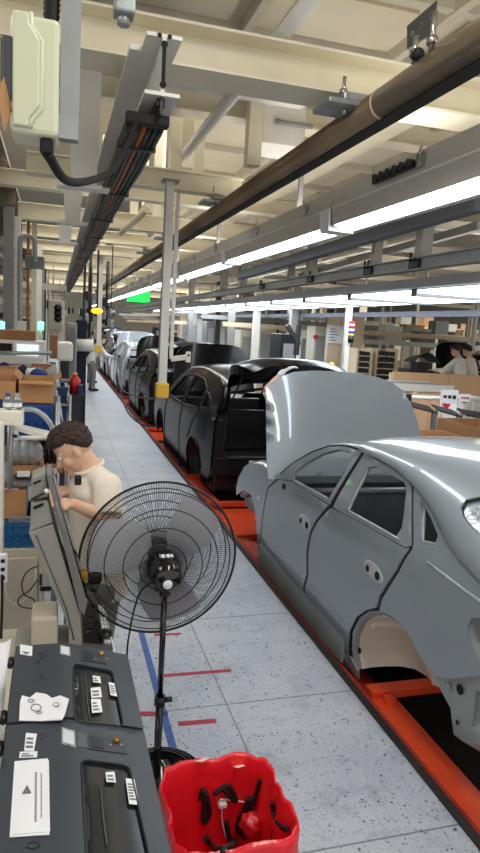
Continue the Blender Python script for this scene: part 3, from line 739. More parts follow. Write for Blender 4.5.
def saloon(name, label, dy, paint, inner, hood=True, group=None, step=.05, near=True):
    sh = Shifted(sed, dy)
    r = thing(name, label, 'car', (sh.Xc, 3.9+dy, -.10), group)
    parts = {}
    for key, pname, hk in (('fender', 'fender', ()), ('front_door', 'door', ()), ('rear_door', 'door', ()), ('rocker', 'rocker_panel', ()), ('front_frame', 'window_frame', ('front_frame',)), ('rear_frame', 'window_frame', ('rear_frame',)),
                           ('quarter_panel', 'quarter_panel', ('quarter_window', 'tail_lamp')), ('rear_end', 'rear_end_panel', ('rear_end',))):
        mb = flank(sh, shift(G[key], dy), [shift(GH[h], dy) for h in hk], step, .014, .03 if key == 'rear_end' else (.004 if key == 'rocker' else 0))
        mat_ = inner if key == 'rear_end' else paint
        parts[key] = mb.build(pname, mat_, r)
        mirrored(mb, sh.Xc).build(pname, mat_, r)
    # lips of the window openings
    for k in ('front_frame', 'rear_frame', 'quarter_window'):
        mb = MB().tube([(sh.S(y, z)+.022, y, z) for y, z in densify(shift(GH[k], dy), .06)], .011, 6, True)
        o = mb.build('window_lip', inner, parts['quarter_panel' if k == 'quarter_window' else k])
    # roof with its side rails, windscreen pillars, deck
    ys = [sed.zst[i][0] for i in range(len(sed.zst))]
    def sheet(us, yy, th=.02):
        a = [[sh.TU(u, y+dy) for u in us] for y in yy]; b = [[p-Vector((0, 0, th)) for p in row] for row in a]
        mb = MB().grid(a); mb.grid([row[::-1] for row in b])
        def rim(l1, l2):
            for i in range(len(l1)-1): mb.add([l1[i], l1[i+1], l2[i+1], l2[i]], [(0, 1, 2, 3)])
        rim(a[0], b[0]); rim(a[-1], b[-1]); rim([q[0] for q in a], [q[0] for q in b]); rim([q[-1] for q in a], [q[-1] for q in b]); return mb
    us = [math.copysign(1-(1-abs(u))**1.6, u) for u in np.linspace(-1, 1, 41)]
    us_side = [1-(1-abs(u))**1.6 for u in np.linspace(1, .66, 8)]
    # upper skin: everything from the windscreen header back, with the rear window cut out
    hdr = 3.78
    rw = [(x, y+dy) for x, y in rw_top]; Xc = sh.Xc
    win = rw+[(2*Xc-x, y) for x, y in rw[::-1]]
    e_u = .995
    def edge_x(y, sgn): return Xc-sgn*e_u*(Xc-sh.TU(1, y).x)
    yl = np.linspace(1.75, hdr, 26)
    out = [(edge_x(y+dy, 1), y+dy) for y in yl]
    bow = [(x, hdr+dy+.10*(1-((x-Xc)/(Xc-out[-1][0]))**2)) for x in np.linspace(out[-1][0], 2*Xc-out[-1][0], 14)[1:-1]]
    out = out+bow+[(2*Xc-x, y) for x, y in out[::-1]]
    def topfn(x, y):
        p = sh.TU((Xc-x)/(Xc-sh.TU(1, y).x), y); return Vector((x, y, p.z))
    def ang(x, y): return (math.asin(max(-1, min(1, (Xc-x)/(Xc-sh.TU(1, y).x)))), y)
    def angfn(a, y): return sh.TU(math.sin(a), y)
    aout = [ang(x, y) for x, y in bow]
    aout = [(PI/2*.995, y+dy) for y in np.linspace(1.75, hdr, 40)]+aout+[(-PI/2*.995, y+dy) for y in np.linspace(hdr, 1.75, 40)]
    mb = lifted(angfn, aout, [[ang(x, y) for x, y in densify(win, .04)]], step*1.3, .016, True); roof = mb.build('roof', paint, r)
    mb = MB().tube([topfn(x, y)+Vector((0, 0, .002)) for x, y in densify(win, .05)], .008, 6, True); mb.build('window_seal', M['seal'], roof)
    # rear glass, sunk a little below the opening
    lw = [((x-Xc)*.985+Xc, (y-np.mean([q[1] for q in win]))*.97+np.mean([q[1] for q in win])) for x, y in win]
    mb = lifted(lambda x, y: topfn(x, y)-Vector((0, 0, .012)), lw, (), .08, .006, True); g = mb.build('rear_window', M['smoke_glass'] if not near else paint, r)
    # pillar rails from the header down to the cowl and along the fenders
    for sg in (1, -1):
        mb = sheet([sg*u for u in np.linspace(1, .91, 6)], np.linspace(hdr-.02, YF+.02, 16), .03); mb.build('windscreen_pillar', paint, r)
        mb = sheet([sg*u for u in np.linspace(1, .90, 6)], np.linspace(YF+.02, 5.86, 18), .02); mb.build('fender_top', paint, r)
    mb = MB().tube([topfn(x, y)+Vector((0, .012, .004)) for x, y in bow], .011, 6); mb.build('windscreen_seal', M['seal'], roof)
    # black joints
    def joint(px, ins=.012, rad=.010):
        MB().tube([(sh.S(y, z)+ins, y, z) for y, z in densify_open(shift(tr(px), dy), .04)], rad, 6).build('joint_seal', M['seal'], r)
    joint([(361.5, 453), (345, 478), (330, 505.5), (316.7, 520.7), (311.2, 531), (308.8, 541), (307.2, 552), (307.4, 575), (304, 588.5), (303.3, 599)])
    joint([(412.4, 485), (412.3, 510), (412.3, 541), (411, 548.8), (397.7, 571), (380.8, 597), (377.8, 608.5)])
    joint([(277.5, 479), (268.4, 487.5), (265, 502), (261.9, 522), (260, 540), (259.2, 552)], .014, .006)
    joint([(279.5, 474.3), (294, 462.2), (311.6, 452), (328.7, 445.9), (345, 445.4), (361, 449.8), (370, 454.4), (393, 466.4), (413.2, 484), (427, 499.3), (441, 522.3), (448, 539.4)], .006, .008)
    joint([(350, 656), (348.4, 650), (349.2, 632), (356.5, 616.5), (366.5, 610), (377, 609)], .010, .010)
    # wheel houses
    for A, depth, nm, m_ in ((arch, .42, 'wheel_house', M['wheelhouse'] if near else inner), (farch, .4, 'wheel_house', M['carinner'])):
        A2 = densify_open(shift(A, dy), .05)
        cy = np.mean([p[0] for p in A2]); cz = min(p[1] for p in A2)
        rows = []
        for k, (ins, s_) in enumerate(((.02, 1.0), (.025, .95), (.06, .93), (.12, .95), (.22, .94), (.32, .88), (depth-.03, .74), (depth, .45), (depth, .05))):
            rows.append([Vector((sh.S(y, z)+ins, cy+(y-cy)*s_, cz+(z-cz)*s_)) for y, z in A2])
        fl = MB().grid(rows[:3]); fl.build('arch_flange', inner, r)
        w_ = MB().grid(rows[2:]); wo = w_.build(nm, m_, r)
        mirrored(w_, Xc).build(nm, m_, r)
        if near and A is arch:
            for (t0, t1) in ((.30, .36), (.44, .47)):
                i0 = int(len(A2)*t0); ridge = [rows[j][i0]-Vector((.012, 0, .0)) for j in range(3, 8)]
                MB().tube(catmull(ridge, 4), .026, 8).build('ridge', m_, wo)
            y, z = A2[int(len(A2)*.12)]; MB().ball((sh.S(y, z)+.035, y-.07, z+.03), .02, 10, 6, (.4, 1, 1)).build('plug_hole', M['hole'], wo)
    # inside: floor, scuttle, rear shelf, sill boxes, tunnel
    fx0, fx1 = sh.S(3.9, .2)+.08, 2*Xc-sh.S(3.9, .2)-.08
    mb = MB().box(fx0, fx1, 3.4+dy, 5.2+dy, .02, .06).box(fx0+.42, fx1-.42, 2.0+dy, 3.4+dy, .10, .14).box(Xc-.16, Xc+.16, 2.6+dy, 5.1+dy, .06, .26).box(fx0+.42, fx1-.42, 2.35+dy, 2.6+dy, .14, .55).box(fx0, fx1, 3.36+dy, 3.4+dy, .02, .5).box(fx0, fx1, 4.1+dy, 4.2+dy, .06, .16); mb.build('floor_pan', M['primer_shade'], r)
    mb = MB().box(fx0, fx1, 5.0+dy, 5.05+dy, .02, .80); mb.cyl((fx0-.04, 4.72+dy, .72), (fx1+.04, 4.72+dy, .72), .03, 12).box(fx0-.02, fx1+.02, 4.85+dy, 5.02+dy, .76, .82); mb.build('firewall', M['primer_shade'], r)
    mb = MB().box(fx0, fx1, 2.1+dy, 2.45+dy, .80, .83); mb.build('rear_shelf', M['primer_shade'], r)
    for sg in (0, 1):
        x = (fx1+.03) if sg else (fx0-.03)
        MB().box(x-.04, x+.04, 3.45+dy, 5.2+dy, -.06, .12).build('sill_box', inner, r)
    # engine bay tub
    mb = MB().box(fx0+.1, fx1-.1, 5.05+dy, 6.25+dy, .18, .22).box(fx0+.1, fx0+.2, 5.05+dy, 6.2+dy, .22, .66).box(fx1-.2, fx1-.1, 5.05+dy, 6.2+dy, .22, .66).box(fx0+.1, fx1-.1, 6.18+dy, 6.26+dy, .22, .6); mb.build('engine_bay', inner, r)
    return r, sh
def densify_open(pts, step):
    out = []
    for i in range(len(pts)-1):
        a = Vector(pts[i]); b = Vector(pts[i+1]); k = max(1, int((b-a).length/step)); out += [tuple(a.lerp(b, j/k)) for j in range(k)]
    return out+[tuple(pts[-1])]
grey, sh0 = saloon('car_body', 'bare grey saloon body nearest the camera, on the orange carrier', 0, M['carpaint'], M['primer'])
# raised bonnet traced at the hinge, its own gently domed sheet
def hood_sheet(px, Yb, Yt, th=.035, Zb=.9, bulge=.05, nstep=.09):
    """sheet standing between (Yb, Zb) at its hinge and leaning to Yt at its top, outline px"""
    zt = P(330, 372, Y=Yt).z
    def plane(px_, py_):
        d = ray(px_, py_); a, b = 2.0, 12.0     # y = Yb + (z-Zb)/(zt-Zb)*(Yt-Yb)
        for _ in range(50):
            t = (a+b)/2; p = CO+d*t
            if p.y < Yb+(p.z-Zb)/(zt-Zb)*(Yt-Yb): a = t
            else: b = t
        return (p.x, p.z)
    ol = [plane(*p) for p in px]
    xs = [p[0] for p in ol]; zs_ = [p[1] for p in ol]; xm = (min(xs)+max(xs))/2; hw = (max(xs)-min(xs))/2; zm = (min(zs_)+max(zs_))/2; hz = (max(zs_)-min(zs_))/2
    def fn(x, z):
        u = (x-xm)/hw; v = (z-zm)/hz
        return Vector((x, Yb+(z-Zb)/(zt-Zb)*(Yt-Yb)-bulge*(1-u*u*u*u)*(1-.5*v*v)+.04*max(0, abs(u)-.7), z))
    return lifted(fn, ol, (), nstep, th), fn, plane
hpx = [(268, 480), (267, 460), (266.5, 430), (266, 400), (266, 388), (270, 384), (281, 377), (291, 373), (310, 371.6), (335, 372.3), (358, 374.5), (376, 378.5), (389, 383.5), (399, 391), (408, 405), (414, 420), (419, 438), (424, 470)]
mb, hfn, hpl = hood_sheet(hpx, 4.95, 5.25, .03, .85, .06, .06)
ho = mb.build('bonnet', M['carpaint'], grey)
# styling creases of the bonnet: two soft raised ribs towards its edges
for pts in ([(388, 455), (394, 430), (392, 408), (384, 392)],):
    q = [Vector(hfn(*hpl(*p))) for p in pts]; MB().tube(catmull(q, 6), .016, 8, rs=None).build('crease', M['carpaint'], ho)
# door handles: recess cups with two holes
def cup(px, py, par):
    y, z = sed.side(px, py); x = sed.S(y, z)
    R = Matrix.Rotation(math.radians(-3), 4, 'X')
    c = MB().ball((x+.002, y, z), .118, 24, 14, (.10, 1.0, .42), Matrix.Rotation(math.radians(4), 4, 'X')).build('handle_cup', M['cup'], par)
    for dy_, rr in ((.05, .021), (-.065, .026)):
        MB().ball((x-.010, y+dy_, z-.004*dy_), rr, 12, 8, (.3, 1, 1)).build('handle_hole', M['hole'], c)
doors = [o for o in grey.children if o.name.startswith('door')]
cup(304.5, 522.5, doors[0]); cup(373, 571.5, doors[2])
# mirror mounting hole, side marker hole and fixing holes
def plug(px, py, rad, m, par, nm='plug_hole', sc=(.3, 1, 1)):
    y, z = sed.side(px, py); MB().ball((sed.S(y, z)-.002, y, z), rad, 10, 8, sc).build(nm, M[m], par)
plug(284, 486.5, .03, 'hole', doors[0], 'mirror_hole', (.4, 1.2, .8))
fend = [o for o in grey.children if o.name.startswith('fender')][0]
y, z = sed.side(259, 498); MB().rbox(sed.S(y, z)-.002, y, z, .006, .07, .035, .003).build('side_marker', M['white_steel'], fend)
rock = [o for o in grey.children if o.name.startswith('rocker')][0]
for px, py in ((272, 578), (277, 584), (282, 591), (312, 626), (328, 645), (344, 662)): plug(px, py-2, .012, 'hole', rock)
re_ = [o for o in grey.children if o.name.startswith('rear_end')][0]
def plug2(px, py, rad, m='hole', nm='plug_hole', sc=(.3, 1, 1)):
    y, z = sed.side(px, py); MB().ball((sed.S(y, z)+.022, y, z), rad, 12, 8, sc).build(nm, M[m], re_)
plug2(455.5, 690, .024); plug2(443.5, 687, .020, 'primer', 'plug'); plug2(443.5, 688, .008); plug2(453, 723, .012)
# tail lamp pocket and rear opening pocket
for key, nm in (('tail_lamp', 'lamp_pocket'), ('rear_end', 'rear_pocket')):
    pl = GH[key]; ins0 = .012 if key == 'tail_lamp' else .045
    cy = np.mean([p[0] for p in pl]); cz = np.mean([p[1] for p in pl])
    rows = [[Vector((sed.S(y, z)+i_, cy+(y-cy)*s_, cz+(z-cz)*s_)) for y, z in densify(pl, .03)] for i_, s_ in ((ins0, 1), (ins0+.05, .93), (ins0+.08, .86), (ins0+.085, .4), (ins0+.085, .02))]
    MB().grid(rows, True, True).build(nm, M['primer'], grey)
for px, py, rad in ((475, 640, .018), (472, 623, .012)):
    y, z = sed.side(px, py); MB().ball((sed.S(y, z)+.085, y, z), rad, 10, 8, (.5, 1, 1)).build('plug_hole', M['hole'], grey)
# crease along the shoulder and lower door crease
mb = seam_line(sed, tr([(427, 563), (445, 577), (462, 590), (480, 603), (500, 618)]), .012, .006); mb.build('shoulder_crease', M['carpaint'], [o for o in grey.children if o.name.startswith('quarter')][0])
for k_, pts in ((0, [(265, 543), (285, 561), (302, 579)]), (2, [(312, 585), (330, 604), (346, 624)])): seam_line(sed, densify_open(tr(pts), .05), .007, .003).build('door_crease', M['carpaint'], doors[k_])
# quarter window corner panel and inner trim panel in the rear door
y_, z_ = zip(*tr([(392, 538), (403, 521), (401, 543)])); MB().prism([(sed.S(a, b)+.02, a, b) for a, b in zip(y_, z_)], (.01, 0, 0)).build('window_corner', M['primer'], grey)
# the white ring and mark chalked on the rear glass
q = sed.top(474, 514); gl = [o for o in grey.children if o.name.startswith('rear_window')][0]
tp = lambda x, y: Vector((x, y, sed.T(x, y)+.001))
ring = [tp(q[0]+.028*math.cos(t)-.01, q[1]+.03*math.sin(t)) for t in np.linspace(0, 2*PI, 24)[:-1]]
mb = MB().tube(ring, .0025, 5, True)
q2 = sed.top(478, 511); mb.tube([tp(q2[0]-.02, q2[1]+.02), tp(q2[0]+.02, q2[1]+.02), tp(q2[0], q2[1]-.01), tp(q2[0]-.02, q2[1]-.02), tp(q2[0]+.02, q2[1]-.03)], .0025, 5)
mb.build('chalk_mark', M['white_steel'], gl)
# ---- generic hatchback body, seen from behind: y local from the tail (0) to the nose (4.5)
def hatch(name, label, y0, paint, inner, hood=True, tail=True, group=None, step=.09, zoff=0.0, hood_m=None):
    h = zoff
    zs = [(0, .86), (.12, 1.08), (.35, 1.27), (.8, 1.37), (1.5, 1.41), (2.2, 1.37), (2.7, 1.2), (3.25, .86), (3.6, .82), (4.1, .76), (4.45, .55)]
    zc = [(0, .95), (.12, 1.2), (.35, 1.38), (.8, 1.46), (1.5, 1.49), (2.2, 1.46), (2.6, 1.36), (3.3, .95), (3.8, .90), (4.45, .6)]
    sh = Shape(1.765, .90, y0+2.2, 2.3, .84+h, .5, [(a+y0, b+h) for a, b in zs], [(a+y0, b+h) for a, b in zc], .14, .09)
    Xc = sh.Xc; r = thing(name, label, 'car', (Xc, y0+2.2, -.05+h), group)
    sill = -.04+h
    def arc(c, r_): return [(y0+c+r_*math.cos(t), .20+h+r_*math.sin(t)) for t in np.linspace(0, PI, 15)]
    top = [(y, sh.zs(y)) for y in np.linspace(y0+.05, y0+4.42, 46)]
    ra, fa = arc(.85, .36), arc(3.62, .36)
    body = top[::-1]+[(y0+.02, .62+h), (y0+.06, .30+h), (y0+.2, sill+.12)]+[(y0+.49, sill+.1)]+ra[::-1]+[(y0+1.21, sill), (y0+3.26, sill)]+fa[::-1]+[(y0+3.98, sill+.16), (y0+4.38, .2+h), (y0+4.44, .45+h)]
    w1 = [(y0+2.85, .90+h), (y0+2.38, 1.24+h), (y0+1.85, 1.31+h), (y0+1.75, .90+h)]
    w2 = [(y0+1.66, .90+h), (y0+1.74, 1.31+h), (y0+1.2, 1.30+h), (y0+.86, 1.20+h), (y0+.84, .95+h)]
    w3 = [(y0+.74, .97+h), (y0+.76, 1.17+h), (y0+.5, 1.10+h), (y0+.45, 1.0+h)]
    mb = flank(sh, body, [w1, w2, w3], step, .03)
    for m_ in (mb, mirrored(mb, Xc)): m_.build('body_side', paint, r)
    for pts in ([(y0+1.70, 1.33+h), (y0+1.70, .88+h), (y0+1.78, .5+h), (y0+1.74, sill)], [(y0+.80, 1.22+h), (y0+.78, .9+h), (y0+1.0, .72+h), (y0+1.18, .5+h)], [(y0+2.9, .9+h), (y0+3.05, .6+h), (y0+3.05, sill)]):
        MB().tube([(sh.S(y, z)-.002, y, z) for y, z in densify_open(pts, .08)], .007, 5).build('joint_seal', M['seal'], r)
    for w in (w1, w2, w3): MB().tube([(sh.S(y, z)-.001, y, z) for y, z in densify(w, .08)], .009, 6, True).build('window_lip', M['dark_steel'] if paint is M['carblack'] else inner, r)
    for c_ in (.85, 3.62):
        A = arc(c_, .36); rows = [[Vector((sh.S(y, z)+i_, (y-y0-c_)*s_+y0+c_, .2+h+(z-.2-h)*s_)) for y, z in A] for i_, s_ in ((.0, 1), (.15, .97), (.3, .85), (.36, .5), (.36, .05))]
        w_ = MB().grid(rows); w_.build('wheel_house', inner, r); mirrored(w_, Xc).build('wheel_house', inner, r)
        MB().tube([(sh.S(y, z)-.004, y, z) for y, z in A], .012, 6).build('arch_lip', paint, r)
    us = [math.copysign(1-(1-abs(u))**1.6, u) for u in np.linspace(-1, 1, 25)]
    def sheet(us, yy, th=.03):
        a = [[sh.TU(u, y) for u in us] for y in yy]; b = [[p-Vector((0, 0, th)) for p in row] for row in a]
        mb = MB().grid(a); mb.grid([row[::-1] for row in b])
        for l1, l2 in ((a[0], b[0]), (a[-1], b[-1]), ([q[0] for q in a], [q[0] for q in b]), ([q[-1] for q in a], [q[-1] for q in b])):
            for i in range(len(l1)-1): mb.add([l1[i], l1[i+1], l2[i+1], l2[i]], [(0, 1, 2, 3)])
        return mb
    sheet(us, [y0+v for v in np.linspace(.32, 2.3, 20)]).build('roof', paint, r)
    for sg in (1, -1):
        sheet([sg*u for u in np.linspace(1, .9, 5)], [y0+v for v in np.linspace(2.28, 3.28, 12)]).build('windscreen_pillar', paint, r)
        sheet([sg*u for u in np.linspace(1, .84, 5)], [y0+v for v in np.linspace(3.26, 4.4, 10)]).build('fender_top', paint, r)
        sheet([sg*u for u in np.linspace(1, .84, 5)], [y0+v for v in np.linspace(.06, .36, 8)], .05).build('rear_pillar', paint, r)
    # tail: ring round the opening, bumper beam, floor, seat back wall, dash
    xa = sh.S(y0+.1, .5+h)+.02; xb = 2*Xc-xa
    mb = MB().box(xa, xb, y0+.06, y0+.14, .20+h, .44+h).box(xa, xa+.15, y0+.06, y0+.3, .42+h, .92+h).box(xb-.15, xb, y0+.06, y0+.3, .42+h, .92+h); mb.build('tail_panel', inner, r, bevel=.02)
    mb = MB().tube([(xa+.15, y0+.05, .9+h), (xa+.13, y0+.05, .5+h), (xa+.2, y0+.05, .43+h), (xb-.2, y0+.05, .43+h), (xb-.13, y0+.05, .5+h), (xb-.15, y0+.05, .9+h), (xb-.22, y0+.2, 1.22+h), (Xc, y0+.26, 1.3+h), (xa+.22, y0+.2, 1.22+h)], .018, 8, True); mb.build('opening_seal', M['rubber'], r)
    mb = MB().box(xa+.06, xb-.06, y0+.1, y0+4.3, .24+h, .28+h).box(xa+.1, xb-.1, y0+1.35, y0+1.42, .28+h, .86+h).box(xa+.06, xb-.06, y0+3.1, y0+3.16, .2+h, .84+h).box(xa+.06, xa+.3, y0+.5, y0+1.25, .28+h, .62+h).box(xb-.3, xb-.06, y0+.5, y0+1.25, .28+h, .62+h); mb.build('floor_pan', inner, r, bevel=.03)
    mb = MB().box(xa+.05, xb-.05, y0+.16, y0+.8, -.02+h, .22+h); mb.build('underbody', M['carinner'], r, bevel=.04)
    if tail:   # tailgate swung up over the opening
        ang = math.radians(4)
        rows = []
        for k, v in enumerate(np.linspace(0, 1, 8)):
            yv = y0+.36-.98*v; zv = 1.47+h+.25*v+.09*math.sin(v*PI)-(.08*v**4)
            hw_ = .58+.10*math.sin(v*PI*.9)-.06*v**5
            rows.append([Vector((Xc+hw_*u, yv, zv-.10*abs(u)**3)) for u in np.linspace(-1, 1, 15)])
        low = [[p-Vector((0, 0, .11+.02*math.sin(i*.4))) for i, p in enumerate(row)] for row in rows]
        mb = MB().grid(rows).grid([l[::-1] for l in low])
        for l1, l2 in ((rows[0], low[0]), (rows[-1], low[-1]), ([q[0] for q in rows], [q[0] for q in low]), ([q[-1] for q in rows], [q[-1] for q in low])):
            for i in range(len(l1)-1): mb.add([l1[i], l1[i+1], l2[i+1], l2[i]], [(0, 1, 2, 3)])
        t = mb.build('tailgate', paint, r)
        for sg in (-1, 1): MB().cyl((Xc+sg*.55, y0+.2, 1.15+h), (Xc+sg*.52, y0-.15, 1.5+h), .011, 8).build('gas_strut', M['dark_steel'], t)
    if hood:
        rows = []
        for v in np.linspace(0, 1, 8):
            yv = y0+3.3+.28*v; zv = .92+h+.80*v
            hw_ = .72-.05*v-.10*v**6
            rows.append([Vector((Xc+hw_*u, yv-.05*(1-u*u)+.03*abs(u)**3, zv-.09*v*abs(u)**4)) for u in np.linspace(-1, 1, 15)])
        low = [[p+Vector((0, .03, 0)) for p in row] for row in rows]
        mb = MB().grid(rows).grid([l[::-1] for l in low])
        for l1, l2 in ((rows[0], low[0]), (rows[-1], low[-1]), ([q[0] for q in rows], [q[0] for q in low]), ([q[-1] for q in rows], [q[-1] for q in low])):
            for i in range(len(l1)-1): mb.add([l1[i], l1[i+1], l2[i+1], l2[i]], [(0, 1, 2, 3)])
        mb.build('bonnet', hood_m or paint, r)
    return r, sh
hatch('car_body', 'gloss black hatchback body with its tailgate up, just beyond the raised grey bonnet', 7.35, M['carblack'], M['carinner'], step=.06)
hatch('car_body', 'black hatchback body with its bonnet up behind the near hanging post', 12.75, M['carblack'], M['carinner'])
hatch('car_body', 'white car body standing open beyond the black cars', 18.22, M['carwhite'], M['primer'], tail=False)
hatch('car_body', 'silver car body beyond the white one at the end of the visible line', 23.4, M['carsilver'], M['carinner'])
hatch('car_body', 'dark car body farthest down the line', 28.7, M['carblack'], M['carinner'])
# ------------------------------------------------------------------ carriers under the bodies
def carrier(y0, lab, m='orange', ys=None):
    q = thing('skid_carrier', lab, 'carrier', (2.66, y0+2.2, -.34), 'orange carriers of the line')
    ys = y0-.18 if ys is None else ys
    for sg in (-1, 1):
        X = lambda d: 2.66+sg*d
        MB().box(X(.70), X(.855), ys, y0+1.10, -.20, -.085).build('skid_rail', M[m], q, bevel=.008)
        MB().box(X(.855), X(.865), ys, y0+1.05, -.18, -.15).build('rail_edge', M['dark_steel'], q)
        MB().box(X(.70), X(.84), y0+1.2, y0+4.1, -.24, -.14).build('skid_rail', M['red_rail'], q)
        MB().box(X(.30), X(.84), y0+4.12, y0+5.08, -.20, -.11).build('foot_plate', M[m], q, bevel=.008)
        MB().box(X(.66), X(.80), y0+3.5, y0+3.98, -.24, -.13).build('step_block', M[m], q, bevel=.008)
        MB().box(X(.74), X(.80), y0+1.0, y0+1.05, -.085, -.05).build('stop_lug', M[m], q)
        MB().cyl((X(.77), y0+5.0, -.11), (X(.77), y0+5.0, -.03), .018, 8).build('pin', M['red_rail'], q)
    for yy in (y0+1.07, y0+5.09): MB().box(1.805, 3.515, yy, yy+.09, -.095, -.04).build('cross_beam', M[m], q, bevel=.006)
    return q
carrier(2.0, 'orange carrier under the nearest grey car body', ys=.9)
carrier(7.4, 'worn orange-red carrier under the black hatchback with the raised tailgate', 'orange')
carrier(12.8, 'orange-red carrier under the second black car', 'red_rail')
carrier(18.22, 'orange-red carrier under the white car', 'red_rail')
struct('trim_3', MB().box(1.775, 1.797, -1.5, 60, -.34, -.075), M['red_rail'], 'red guide rail along the trench edge')
# ================================================================== foreground
# ------------------------------------------------------------------ pedestal fan (back towards us)
FX, FY, FZ, FR = .445, 2.60, 1.012, .335
r = thing('pedestal_fan', 'black pedestal fan with a round wire guard standing on the aisle floor', 'fan', (FX, FY, 0))
def guard(sign, depth, nw, hub):
    mb = MB()
    def pt(t, a):   # t: 0 hub .. 1 rim
        rr = hub+(FR-hub)*t; d = depth*(1-t**2.6)**.8
        return Vector((FX+rr*math.cos(a), FY+sign*d, FZ+rr*math.sin(a)))
    for k in range(nw):
        a = 2*PI*k/nw
        mb.tube([pt(t, a+.10*t*sign) for t in (0, .2, .4, .6, .8, .93, 1)], .0011, 3, cap=False)
    for t in (0, .16, .40, .66, .88):
        mb.tube([pt(t, 2*PI*k/48) for k in range(48)], .0024, 5, True)
    return mb
guard(-1, .105, 190, .052).build('rear_guard', M['black'], r)
guard(1, .085, 190, .05).build('front_guard', M['black'], r)
MB().tube([(FX+FR*math.cos(2*PI*k/72), FY, FZ+FR*math.sin(2*PI*k/72)) for k in range(72)], .0052, 8, True).build('guard_rim', M['black'], r)
mb = MB().lathe([(0, 0), (.06, 0), (.062, .012), (0, .014)], (FX, FY+.078, FZ), (0, 1, 0), 24); mb.build('badge', M['dark_steel'], r)
hub = MB().lathe([(0, -.02), (.045, -.02), (.055, 0), (.055, .03), (.03, .045), (0, .047)], (FX, FY, FZ), (0, 1, 0), 24).build('blade_hub', M['black'], r)
for k in range(3):
    a0 = 2*PI*k/3+.5; rows = []
    for t in np.linspace(0, 1, 9):
        rr = .04+(.30-.04)*t; wd = .06+.20*math.sin(min(1, t*1.15)*PI*.62)
        row = []
        for s in np.linspace(-.5, .5, 7):
            a = a0+s*wd/max(rr, .09)*.95+.35*t; row.append(Vector((FX+rr*math.cos(a), FY+.012-.05*s*(1.1-t*.5), FZ+rr*math.sin(a))))
        rows.append(row)
    back = [[p+Vector((0, .004, 0)) for p in q] for q in rows]
    MB().grid(rows).grid([q[::-1] for q in back]).build('blade', M['fan_blade'], r)
mo = MB().lathe([(.0, -.005), (.052, -.005), (.062, -.03), (.064, -.09), (.060, -.13), (.052, -.155), (.03, -.166), (0, -.168)], (FX, FY-.07, FZ-.004), (0, 1, 0), 32).build('motor_housing', M['gloss_black'], r)
mb = MB()
for k in range(20):
    a = 2*PI*k/20; mb.bar((FX+.0635*math.cos(a), FY-.10, FZ+.0635*math.sin(a)), (FX+.0635*math.cos(a), FY-.155, FZ+.0635*math.sin(a)), .004, .006)
mb.build('cooling_rib', M['black'], mo)
MB().rbox(FX+.004, FY-.135, FZ+.060, .055, .03, .006, .002).build('label', M['paper'], mo)
MB().lathe([(0, -.004), (.017, -.004), (.019, 0), (0, .002)], (FX-.004, FY-.238, FZ-.020), (0, 1, 0), 20).build('oscillation_knob', M['paper'], mo)
mb = MB().rbox(FX+.006, FY-.11, FZ-.085, .045, .075, .06, .01); mb.cyl((FX+.006-.04, FY-.11, FZ-.085), (FX+.05, FY-.11, FZ-.085), .015, 12); mb.build('tilt_joint', M['black'], r)
mb = MB().cyl((FX+.008, FY-.11, FZ-.10), (FX+.008, FY-.11, .42), .0125, 16).cyl((FX+.008, FY-.11, .44), (FX+.008, FY-.11, .03), .0165, 16); mb.build('pole', M['gloss_black'], r)
mb = MB().cyl((FX+.008, FY-.11, .44), (FX+.008, FY-.11, .40), .024, 16).cyl((FX+.03, FY-.11, .42), (FX+.06, FY-.11, .42), .012, 10); mb.build('height_collar', M['black'], r)
mb = MB().lathe([(0, 0), (.205, 0), (.21, .012), (.20, .03), (.14, .048), (.06, .062), (.035, .10), (0, .10)], (FX+.03, FY-.07, 0), (0, 0, 1), 40)
for rr in (.19, .165, .14): mb.tube([(FX+.03+rr*math.cos(2*PI*k/40), FY-.07+rr*math.sin(2*PI*k/40), .034+(.19-rr)*.35) for k in range(40)], .004, 5, True)
mb.build('base', M['gloss_black'], r)
mb = MB().tube(catmull([(FX-.045, FY-.16, FZ-.03), P(142, 590, Y=2.45), P(135, 606, Y=2.45), P(130, 630, Y=2.46), P(127, 656, Y=2.5), (.34, 2.62, .35), (.36, 2.62, .012)], 6), .0042, 6); mb.build('power_cord', M['rubber'], r)
# ------------------------------------------------------------------ waste bin with red liner
r = thing('waste_bin', 'square waste bin lined with a glossy red bag beside the dark printers', 'bin', (.55, 1.66, 0))
ZB = .60
c = [P(157, 768, Z=ZB), P(262, 753, Z=ZB), P(306, 838, Z=ZB), P(178, 862, Z=ZB)]
cc = sum(c, Vector((0, 0, 0)))/4
def ring(scale, z, wob=0.0, seed=0, n=72, rc=.22):
    out = []
    for k in range(n):
        t = k/n*4; i = int(t) % 4; f = t-int(t)
        a, b = c[i], c[(i+1) % 4]; p = a.lerp(b, f)
        # round the corners
        e = min(f, 1-f)
        if e < rc:
            o = c[i-1] if f < .5 else c[(i+2) % 4]; cr_ = a if f < .5 else b
            p = p.lerp((a.lerp(b, .5)+o.lerp(cr_, .5))/2 if False else cc, (rc-e)*.55*(1-e/rc)*1.0)
        d = p-cc; w = 1+wob*(math.sin(k*1.9+seed)+.6*math.sin(k*.83+2*seed)+.5*math.sin(k*3.3+seed*3))
        out.append(Vector((cc.x+d.x*scale*w, cc.y+d.y*scale*w, z+wob*.35*math.sin(k*.61+seed)*.5)))
    return out
MB().grid([ring(.02, 0), ring(.80, 0), ring(.86, .2), ring(.93, .44), ring(.935, .45), ring(.925, .45), ring(.92, .4), ring(.79, .012), ring(.02, .012)], True, True).build('bin_body', M['dark_steel'], r)
